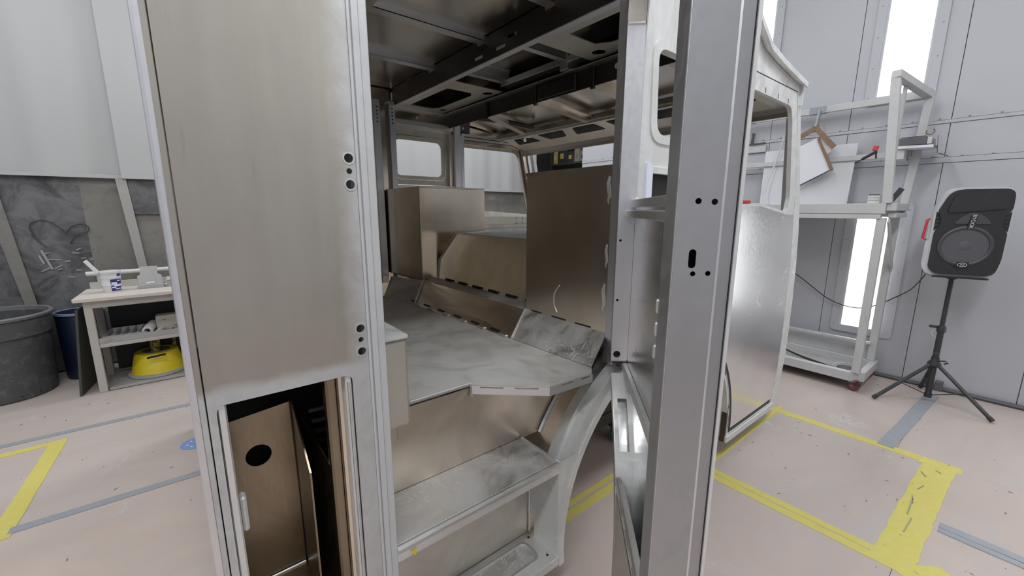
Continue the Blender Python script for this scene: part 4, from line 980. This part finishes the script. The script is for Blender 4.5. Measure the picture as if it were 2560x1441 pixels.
bxx = empty('speckled_tray', (-.08, 3.70, .745))
B('tray_body', DIRTY_SHELF, bxx, -.135, .06, 3.62, 3.80, .745, .80, .004); B('tray_rim', CART, bxx, -.14, .065, 3.615, 3.805, .80, .812, .003)
tag(bxx, 'grey tray on the bench top half hidden by the cab corner', 'tray')
# shelf contents
tr = empty('divided_tray', (-.42, 3.55, .388))
B('tray_floor', DIRTY_SHELF, tr, -.56, -.30, 3.44, 3.72, .389, .393, 0)
for k in range(6): MB().bar((-.56 + k * .05, 3.44, .41), (-.53 + k * .05, 3.72, .41), .004, .036).build('tray_divider', CART, tr)
B('tray_side', CART, tr, -.56, -.30, 3.436, 3.440, .389, .428, 0); B('tray_side', CART, tr, -.53, -.28, 3.72, 3.724, .389, .428, 0)
tag(tr, 'shallow divided tray on the middle shelf of the bench', 'tray')
for i, (a, b, r, lab) in enumerate((((-.30, 3.46, .425), (-.27, 3.70, .425), .036, 'larger pale paper roll lying on the bench shelf'), ((-.235, 3.45, .408), (-.20, 3.60, .408), .019, 'small pale paper roll between the big roll and the carton'), ((-.135, 3.445, .413), (-.12, 3.52, .413), .024, 'roll of tape lying in front of the small carton'))):
    d = (Vector(b) - Vector(a)); L = d.length
    e = empty('paper_roll', a)
    MB().lathe([(r * .55, .0), (r * .95, 0), (r, .004), (r, L - .004), (r * .9, L)], a, 20, d).build('roll', WHITE_PLASTIC if i < 2 else DIRTY_SHELF, e)
    MB().lathe([(r * .5, -.002), (r * .5, .001)], a, 16, d).build('roll_core', BLACK_PAINT, e)
    tag(e, lab, 'roll')
cx = empty('small_carton', (-.165, 3.60, .388))
B('carton_body', PALE_BOX, cx, -.245, -.105, 3.56, 3.68, .389, .512, .006); B('hand_slot', BLACK_PAINT, cx, -.20, -.18, 3.558, 3.5605, .478, .482, 0)
tag(cx, 'small pale carton on the middle shelf of the bench', 'box')
rg = empty('blue_rag', (-.05, 3.50, .388))
MB().lathe([(.05, 0), (.055, .01), (.045, .028), (.02, .036), (.004, .038)], (-.055, 3.49, .389), 9).build('cloth', BLUE_DISC, rg)
tag(rg, 'pale blue rag at the right end of the bench shelf', 'rag')
ys_ = empty('pedestal_base', (-.28, 3.63, .02))
MB().lathe([(.20, .0), (.206, .008), (.204, .020), (.185, .028)], (-.275, 3.64, .0205), 40).build('rubber_ring', DIRTY_SHELF, ys_)
MB().lathe([(.185, .026), (.178, .04), (.146, .178), (.138, .186), (.05, .190)], (-.275, 3.64, .0205), 40).build('cone_base', YELLOW, ys_)
MB().lathe([(.138, .184), (.05, .192)], (-.275, 3.64, .0205), 40).build('cone_top', paint('dusty_cap', (.12, .12, .12), .7), ys_)
MB().lathe([(.034, .188), (.034, .34)], (-.275, 3.60, .0205), 16).build('column', YBLACK, ys_)
MB().bar((-.33, 3.445, .20), (-.21, 3.445, .21), .004, .018).build('chipped_patch', BLACK_PAINT, ys_)
B('column_brace', YBLACK, ys_, -.17, -.14, 3.68, 3.72, .19, .33, .003)
tag(ys_, 'yellow cone-shaped pedestal base on the bottom board of the bench', 'pedestal')

# ================================================================== wheeled cart by the front wall
ct = tag(empty('wheeled_cart', (4.21, .45, 0)), 'tall grey metal cart on casters in front of the glowing wall lamp', 'cart')
Y0, Y1 = -.245, 1.25
B('base_rail', CART, ct, 3.965, 4.015, Y0 + .055, Y1, .078, .150, .003)
B('base_rail', CART, ct, 4.42, 4.47, Y0, Y1, .078, .150, .003)
quad('corner_plate', CART, ct, (3.965, Y0 + .055, .152), (4.03, Y0 - .025, .152), (4.06, Y0 + .02, .152), (4.0, Y0 + .09, .152), .074)
B('end_rail', CART, ct, 4.03, 4.47, Y0 - .025, Y0 + .02, .078, .150, .003)
B('base_tray', DIRTY_SHELF, ct, 4.015, 4.42, Y0 + .03, Y1, .095, .102, 0)
B('end_rail', CART, ct, 4.0, 4.45, Y1 - .05, Y1, .078, .150, .003)
B('back_board', CART, ct, 4.455, 4.463, Y0 + .02, Y1, .15, .30, .002)
MB().bar((4.40, Y0 + .03, .305), (4.40, Y1, .305), .03, .018).build('side_rail', CART, ct)
for (xx, yy) in ((3.97, Y0), (4.42, Y0 - .005), (3.97, Y1 - .05), (4.42, Y1 - .05)):
    B('post', CART, ct, xx, xx + .05, yy, yy + .052, .150, 1.345, .003)
MB().bar((3.995, .50, .15), (3.995, .50, 1.345), .04, .04, (0, 1, 0), .002).build('post', CART, ct)
bl = empty('x', (0, 0, 0)); bpy.data.objects.remove(bl)
B('deck_rail', CART, ct, 3.965, 4.02, Y0 + .01, Y1, 1.372, 1.447, .003)
B('deck_rail', CART, ct, 3.962, 4.015, Y0 + .03, Y1, 1.335, 1.368, .003)
B('deck_rail', CART, ct, 4.42, 4.47, Y0 - .03, Y1, 1.345, 1.447, .003)
B('deck_end', CART, ct, 3.985, 4.47, Y0 - .045, Y0 + .01, 1.395, 1.447, .003)
B('deck_end', CART, ct, 4.02, 4.45, Y0 - .045, Y0, 1.345, 1.380, .003)
B('deck_board', CART, ct, 4.02, 4.42, Y0, Y1, 1.432, 1.444, 0)
MB().bar((4.02, Y0 - .01, 1.33), (4.44, Y0 - .01, .93), .05, .012, (0, 1, 0), .002).build('corner_brace', CART, ct)
MB().bar((3.995, -.235, 1.447), (3.995, -.172, 2.30), .052, .056, (1, 0, 0), .003).build('upright', CART, ct)
MB().bar((4.445, -.262, 1.447), (4.445, -.300, 2.22), .050, .050, (1, 0, 0), .003).build('upright', CART, ct)
MB().bar((3.968, -.172, 2.322), (4.47, -.300, 2.232), .056, .05, (0, 0, 1), .003).build('top_bar', CART, ct)
MB().bar((4.16, -.20, 2.26), (4.02, -.225, 1.50), .05, .018, (0, 1, 0), .002).build('flat_brace', CART, ct)
MB().bar((4.445, -.29, 2.245), (4.445, 1.35, 2.245), .03, .052, (0, 0, 1), .002).build('long_bar', CART, ct)
MB().bar((4.445, -.26, 1.825), (4.445, 1.35, 1.825), .03, .042, (0, 0, 1), .002).build('long_bar', CART, ct)
MB().bar((4.445, 1.30, 1.447), (4.445, 1.30, 2.245), .05, .05, (1, 0, 0), .002).build('upright', CART, ct)
def caster(xx, yy):
    k = B('caster', STEEL, ct, xx - .04, xx + .04, yy - .035, yy + .035, .070, .078, .002)
    MB().lathe([(.018, -.016), (.040, -.016), (.046, -.010), (.046, .010), (.040, .016), (.018, .016)], (xx + .01, yy, .0465), 20, (.45, .9, 0)).build('wheel', WHEEL_RED, k)
    MB().obox((xx, yy - .012, .062), ((1, .2, -.25), (-.2, 1, 0), (.25, 0, 1)), (.045, .022, .008), .003).build('brake_pedal', BLACK_PAINT, k)
    MB().obox((xx - .02, yy + .012, .055), ((.45, .9, 0), (-.9, .45, 0), (0, 0, 1)), (.004, .012, .022), .001).build('fork', STEEL, k)
caster(3.995, Y0 + .02); caster(4.44, Y0 + .02); caster(3.995, Y1 - .05); caster(4.44, Y1 - .05)
# things on and around the cart
sp = empty('spare_caster', (4.16, -.12, .102))
MB().lathe([(.055, 0), (.060, .012), (.050, .022), (.02, .026)], (4.17, -.12, .102), 20).build('wheel', HOSE, sp)
MB().tube([(4.12, -.04, .128), (4.15, -.08, .155), (4.17, -.12, .160), (4.18, -.18, .128)], .006, 6).build('fork', CART, sp)
tag(sp, 'loose caster lying on the base tray of the wheeled cart', 'caster')
brd = tag(MB().prism([(.10, 1.447), (.78, 1.447), (.78, 1.945), (.085, 1.945)], (4.395, 0, 0), (0, 1, 0), (.03, 0, 1), 0, .012).build('speckled_board', SPECK_BOARD), 'large speckled white board standing upright on the cart deck', 'board')
whp = empty('hanging_sheet', (4.36, .41, 1.60))
MB().prism([(.355, 2.005), (.232, 1.735), (.440, 1.618), (.585, 1.90)], (4.362, 0, 0), (0, 1, 0), (0, 0, 1), 0, .010).build('panel_face', WHITE_BOARD, whp)
MB().bar((4.358, .340, 2.000), (4.358, .215, 1.728), .02, .022, (1, 0, 0)).build('taped_edge', BROWN, whp)
MB().bar((4.360, .232, 1.728), (4.360, .442, 1.610), .006, .008, (1, 0, 0)).build('dark_edge', BLACK_PAINT, whp)
tag(whp, 'tilted white sheet hanging by a brown bracket from the cart bar', 'panel')
hg = empty('hanging_bracket', (4.36, .39, 2.04))
MB().bar((4.352, .375, 2.085), (4.352, .560, 1.985), .040, .012, (1, 0, 0), .002).build('arm', BROWN, hg)
MB().bar((4.348, .365, 2.085), (4.348, .220, 1.915), .040, .012, (1, 0, 0), .002).build('arm', BROWN, hg)
MB().prism([(.330, 1.995), (.235, 1.885), (.262, 1.865), (.305, 1.93)], (4.353, 0, 0), (0, 1, 0), (0, 0, 1), 0, .004).build('torn_paper', PALE_BOX, hg)
B('knuckle', BROWN, hg, 4.345, 4.362, .345, .400, 2.055, 2.115, .006)
tag(hg, 'brown taped bracket with two splayed arms above the tilted white sheet', 'bracket')
gt = empty('tape_wrap', (4.42, .39, 2.1))
B('bar_wrap', GTAPE, gt, 4.424, 4.466, .335, .455, 2.215, 2.275, .003); MB().bar((4.42, .375, 2.24), (4.36, .372, 2.09), .05, .016, (0, 1, 0), .003).build('hanging_strip', GTAPE, gt)
tag(gt, 'grey tape wrapped round the cart bar and hanging down to the brown bracket', 'tape')
tag(B('tape_band', GTAPE, None, 4.424, 4.466, .90, .99, 2.215, 2.275, .003), 'grey tape band on the cart bar seen through the front door window', 'tape')
sh = empty('tool_shelf', (4.35, -.28, 1.83))
quad('shelf_board', WHITE_BOARD, sh, (4.26, -.19, 1.868), (4.26, -.385, 1.862), (4.50, -.40, 1.862), (4.50, -.19, 1.868), .018)
MB().box(4.28, 4.46, -.235, -.195, 1.775, 1.85).build('shelf_bracket', CART, sh)
tag(sh, 'small white shelf sticking out from the upright of the cart', 'shelf')
ty = empty('parts_tray', (4.36, -.28, 1.868))
B('tray_body', HOSE, ty, 4.28, 4.46, -.345, -.185, 1.870, 1.925, .004); B('tray_end', CART, ty, 4.28, 4.46, -.372, -.346, 1.870, 1.918, .003); B('tray_contents', RUBBER, ty, 4.30, 4.44, -.335, -.20, 1.925, 1.932, .002)
tag(ty, 'dark grey parts tray on the small white shelf of the cart', 'tray')
rk = MB().tube([(4.36, -.345 + .022 * math.cos(a), 1.965 + .022 * math.sin(a)) for a in [2.3 + k * .5 for k in range(10)]], .004, 6).build('pipe_clip', BROWN)
tag(rk, 'open brown pipe clip standing on the parts tray', 'clip')
ang = MB().raw([(4.27, -.398, 1.925), (4.45, -.40, 1.925), (4.45, -.412, 1.80), (4.27, -.410, 1.80), (4.27, -.45, 1.785), (4.45, -.455, 1.785)], [(0, 1, 2, 3), (3, 2, 5, 4)])
ang.raw([(p[0], p[1] - .003, p[2] + .002) for p in ang.v[:6]], [(3, 2, 1, 0), (4, 5, 2, 3)])
tag(ang.build('bent_sheet', CART, None, smooth=False), 'bent grey sheet metal angle hanging off the end of the cart shelf', 'sheet')
gun = empty('air_gun', (3.97, -.11, 1.80))
MB().bar((3.975, -.135, 1.815), (3.975, -.055, 1.765), .022, .018, (0, 0, 1), .004).build('gun_body', RUBBER, gun)
MB().bar((3.975, -.128, 1.855), (3.975, -.120, 1.818), .022, .030, (0, 1, 0), .005).build('gun_handle', RED, gun)
MB().tube([(3.975, -.055, 1.765), (3.975, -.015, 1.742)], .004, 6).build('nozzle', RUBBER, gun)
MB().bar((3.975, -.13, 1.81), (3.975, -.135, 1.765), .010, .010, (0, 1, 0), .001).build('trigger', RUBBER, gun)
tag(gun, 'black air gun with a red handle hooked behind the cart upright', 'air gun')
cn = empty('white_block', (4.05, -.17, 1.447))
B('block_body', WHITE_PLASTIC, cn, 4.03, 4.09, -.185, -.115, 1.447, 1.515, .004)
for z in (1.470, 1.488, 1.508): B('block_band', PALE_BOX if z < 1.5 else STEEL, cn, 4.027, 4.030, -.180, -.118, z, z + .006, 0)
tag(cn, 'small banded white block standing on the corner of the cart deck', 'block')
tag(MB().bar((4.25, -.20, 1.447), (4.25, -.262, 1.56), .010, .036, (0, 1, 0), .002).build('sanding_pad', STEEL), 'dark sanding pad leaning against the rear cart upright', 'pad')
rb = empty('red_cup', (4.05, .765, 1.447))
B('cup_body', RED, rb, 4.03, 4.08, .715, .775, 1.447, 1.485, .008); B('cup_clip', STEEL, rb, 4.03, 4.08, .775, .835, 1.447, 1.470, .004)
tag(rb, 'red plastic cup on the cart deck seen through the front door window', 'cup')
ah = tag(MB().tube(smooth_path([(4.40, .62, 2.05), (4.40, .66, 1.85), (4.36, .70, 1.66), (4.30, .69, 1.52), (4.2, .62, 1.452), (4.1, .70, 1.452), (4.04, .90, 1.452)]), .0075, 8).build('air_hose', SPK_SIDE), 'pale grey air hose drooping onto the cart deck inside the front window', 'hose')
cl = empty('wall_clamp', (4.53, .90, 2.0))
B('clamp_plate', CART, cl, 4.535, 4.552, .815, .985, 1.955, 2.02, .002); B('clamp_bar', STEEL, cl, 4.52, 4.535, .82, .965, 2.028, 2.043, .002)
MB().tube([(4.53, .945, 2.03), (4.53, .938, 2.14)], .013, 8).build('clamp_handle', STEEL, cl)
tag(cl, 'small grey toggle clamp mounted on the white wall seen through the front window', 'clamp')
tag(MB().tube(smooth_path([(4.30, -.47, .94), (4.40, -.42, .84), (4.50, -.34, .735), (4.505, -.116, .575), (4.505, .12, .60), (4.50, .38, .78), (4.5, .75, 1.0), (4.5, 1.2, 1.1)]), .0045, 6).build('speaker_cable', RUBBER), 'thin black cable sagging from the speaker behind the cart', 'cable')
tag(MB().tube(smooth_path([(4.36, 1.1, .24), (4.30, .6, .20), (4.22, .30, .13), (4.16, .05, .108), (4.12, -.10, .108)]), .0085, 8).build('power_cable', RUBBER), 'black cable lying in the base tray of the wheeled cart', 'cable')
tag(MB().tube([(4.535, -3.3, .018), (4.535, -1.5, .018), (4.533, -.6, .018), (4.535, .3, .018), (4.535, 2.9, .018)], .016, 8).build('floor_hose', HOSE), 'dark hose lying along the foot of the white wall', 'hose')

# ================================================================== speaker on its tripod
PX, PY = 4.20, -.612
sd = tag(empty('speaker_stand', (PX, PY, 0)), 'dusty black tripod speaker stand on the grey floor tape', 'stand')
MB().tube([(PX, PY, .045), (PX, PY, .57)], .0185, 14).build('lower_tube', STAND_BLACK, sd)
MB().tube([(PX, PY, .55), (PX, PY, .985)], .0145, 14).build('upper_tube', STAND_BLACK, sd)
clp = MB().lathe([(.024, 0), (.026, .012), (.026, .032), (.022, .045)], (PX, PY, .535), 16).build('height_collar', STAND_BLACK, sd)
MB().bar((PX - .015, PY + .02, .572), (PX - .03, PY + .062, .575), .016, .018, (0, 0, 1), .003).build('collar_knob', STAND_BLACK, clp)
MB().tube([(PX - .02, PY + .03, .55), (PX - .02, PY + .045, .52), (PX - .02, PY + .03, .50)], .003, 6).build('lock_pin', CART, clp)
hub = MB().lathe([(.030, 0), (.038, .008), (.038, .022), (.024, .045), (.022, .07)], (PX, PY, .275), 16).build('leg_hub', STAND_BLACK, sd)
MB().tube([(PX - .02, PY - .02, .325), (PX - .03, PY - .055, .335), (PX - .03, PY - .07, .325), (PX - .03, PY - .05, .312)], .005, 6).build('hub_knob', RUBBER, hub)
MB().lathe([(.022, 0), (.022, .03)], (PX, PY, .035), 14).build('brace_collar', STAND_BLACK, sd)
for fx, fy in ((3.925, -.355), (4.085, -.940), (4.47, -.545)):
    d = Vector((fx - PX, fy - PY, 0)).normalized()
    a = Vector((PX, PY, .285)) + d * .03; b = Vector((fx, fy, .014))
    lg = MB().tube([a, b], .0125, 10).build('leg', STAND_BLACK, sd)
    MB().tube([b - (b - a).normalized() * .03, b], .0145, 10).build('rubber_foot', RUBBER, lg)
    m_ = a + (b - a) * .52
    MB().bar((PX + d.x * .015, PY + d.y * .015, .055), m_, .014, .006, (0, 0, 1)).build('brace', STAND_BLACK, sd)
# cabinet
spk = tag(empty('loudspeaker', (PX, PY, .95)), 'black loudspeaker with white shell on the tripod stand', 'speaker')
SN = Vector((-math.cos(math.radians(19)), -math.sin(math.radians(19)), 0)); SR = Vector((-SN.y, SN.x, 0))   # SR: to viewer's right
SO = Vector((PX, PY, .96)) + SN * .13
if SR.y > 0: SR = -SR
def SP(r, z, n): return SO + SR * r + Vector((0, 0, z)) + SN * n
def splate(name, mat, par, poly, n0, n1, holes=()):
    N = SR.cross(Vector((0, 0, 1))); s = 1 if N.dot(SN) > 0 else -1
    return MB().prism(poly, SO, SR, (0, 0, 1), s * n0, s * n1, holes).build(name, mat, par)
hw = .170
front = rpoly([(-.130, .012), (.150, .012), (.168, .12), (.168, .300), (.138, .335), (.138, .405), (.170, .44), (.168, .575), (-.118, .575), (-.168, .43), (-.150, .395), (-.146, .340), (-.168, .295), (-.168, .05)],
              [.03, .05, .03, .02, .02, .02, .02, .05, .06, .02, .02, .02, .02, .04], 4)
shell0 = rpoly([(-.150, 0), (.150, 0), (.174, .12), (.174, .585), (-.125, .585), (-.174, .44), (-.180, .06)], [.03, .05, .05, .07, .06, .05, .04], 5)
mb = MB(); n_ = len(shell0)
loops = []
for off, sc in ((.0, 1.035), (-.06, 1.05), (-.17, .90), (-.24, .62)):
    loops.append([SP(p[0] * sc, (p[1] - .29) * (1 - (1 - sc) * .25) + .29, off) for p in shell0])
vs = [q for l in loops for q in l]; fs = []
for i in range(3):
    for j in range(n_): fs.append((i * n_ + j, i * n_ + (j + 1) % n_, (i + 1) * n_ + (j + 1) % n_, (i + 1) * n_ + j))
fs.append(tuple(range(n_))); fs.append(tuple(3 * n_ + j for j in reversed(range(n_))))
mb.raw(vs, fs).build('shell', SPK_SIDE, spk)
fr = splate('front_baffle', SPK_BLACK, spk, front, 0, .018, [circ(-.010, .205, .122, 36)])
splate('top_bulge', SPK_BLACK, fr, rpoly([(-.128, .42), (.148, .45), (.148, .555), (-.10, .555)], [.03, .03, .05, .05], 4), .018, .026)
for s_, x0, x1 in ((-1, -.172, -.146), (1, .139, .172)):
    splate('port_opening', BLACK_PAINT, fr, [(x0, .305), (x1, .335), (x1, .40), (x0, .43)] if s_ < 0 else [(x0, .335), (x1, .305), (x1, .43), (x0, .40)], .0005, .006)
    for k in range(3): MB().bar(SP(x0, .340 + k * .026, .009), SP(x1, .340 + k * .026, .009), .002, .003).build('port_fin', SPK_GREY, fr)
MB().lathe([(.128, .016), (.132, .022), (.122, .026), (.113, .022), (.110, .012)], SP(-.010, .205, 0), 40, SN, loop=True).build('woofer_ring', SPK_RING, spk)
MB().lathe([(.112, .016), (.100, .012), (.052, .004), (.050, .006), (.048, .012), (.025, .018), (.002, .020)], SP(-.010, .205, 0), 40, SN).build('woofer_cone', SPK_GREY, spk)
splate('horn', SPK_RING, fr, rpoly([(-.085, .352), (.090, .352), (.062, .395), (.012, .425), (-.012, .425), (-.05, .40)], [.01, .01, .02, .03, .03, .02], 4), .018, .023)
def text(name, s, size, c, right, upv, nrm, mat, par, depth=.0008):
    cu = bpy.data.curves.new(name, 'FONT'); cu.body = s; cu.size = size; cu.align_x = 'CENTER'; cu.align_y = 'CENTER'; cu.extrude = depth
    t = bpy.data.objects.new(name, cu); COL.objects.link(t)
    bpy.context.view_layer.update()
    me = bpy.data.meshes.new_from_object(t.evaluated_get(bpy.context.evaluated_depsgraph_get()))
    bpy.data.objects.remove(t)
    R_, U_, N_ = Vector(right), Vector(upv), Vector(nrm); c = Vector(c)
    for v in me.vertices:
        p = v.co.copy(); v.co = R_ * p.x + U_ * p.y + N_ * p.z
    me.materials.clear(); me.materials.append(mat)
    o = bpy.data.objects.new(name, me); COL.objects.link(o); o.location = c - WL[par.name]; o.parent = par; WL[o.name] = c
    return o
bdg = splate('name_badge', BLACK_PAINT, spk, [(-.022, .322), (.012, .322), (.020, .408), (-.010, .408)], .023, .028)
ZV = Vector((0, 0, 1)); lean = (ZV + SR * .09).normalized()
text('badge_letters', 'BYOOK', .027, SP(.000, .366, .0285), -lean, SR, SN, LETTER, bdg)
emb = splate('maker_badge', BLACK_PAINT, spk, [(-.042, .066), (.024, .066), (.022, .098), (-.032, .098)], .024, .030)
em = MB()
em.tube([SP(-.008 + .022 * math.cos(t), .081 + .0125 * math.sin(t), .031) for t in [math.radians(a) for a in range(40, 235, 15)]], .0017, 6)
em.tube([SP(-.008 + .022 * math.cos(t), .081 + .0125 * math.sin(t), .031) for t in [math.radians(a) for a in range(235, 410, 15)]], .0017, 6)
em.tube([SP(-.018, .075, .031), SP(-.012, .087, .031)], .0015, 6); em.tube([SP(-.015, .081, .031), SP(-.001, .081, .031)], .0015, 6); em.tube([SP(-.005, .075, .031), SP(.003, .088, .031)], .0015, 6)
em.build('emblem', LETTER, emb)
hnd = MB().tube([SP(-.182, .235, -.06), SP(-.205, .245, -.06), SP(-.196, .375, -.06), SP(-.176, .385, -.06)], .008, 8).build('carry_handle', RED, spk)
MB().obox(SP(-.01, -.006, -.06), (SR, SN, (0, 0, 1)), (.135, .10, .005), .002).build('base_foot', BLACK_PAINT, spk)
MB().lathe([(.026, -.03), (.026, .0)], (PX, PY, .955), 16).build('pole_socket', BLACK_PAINT, spk)
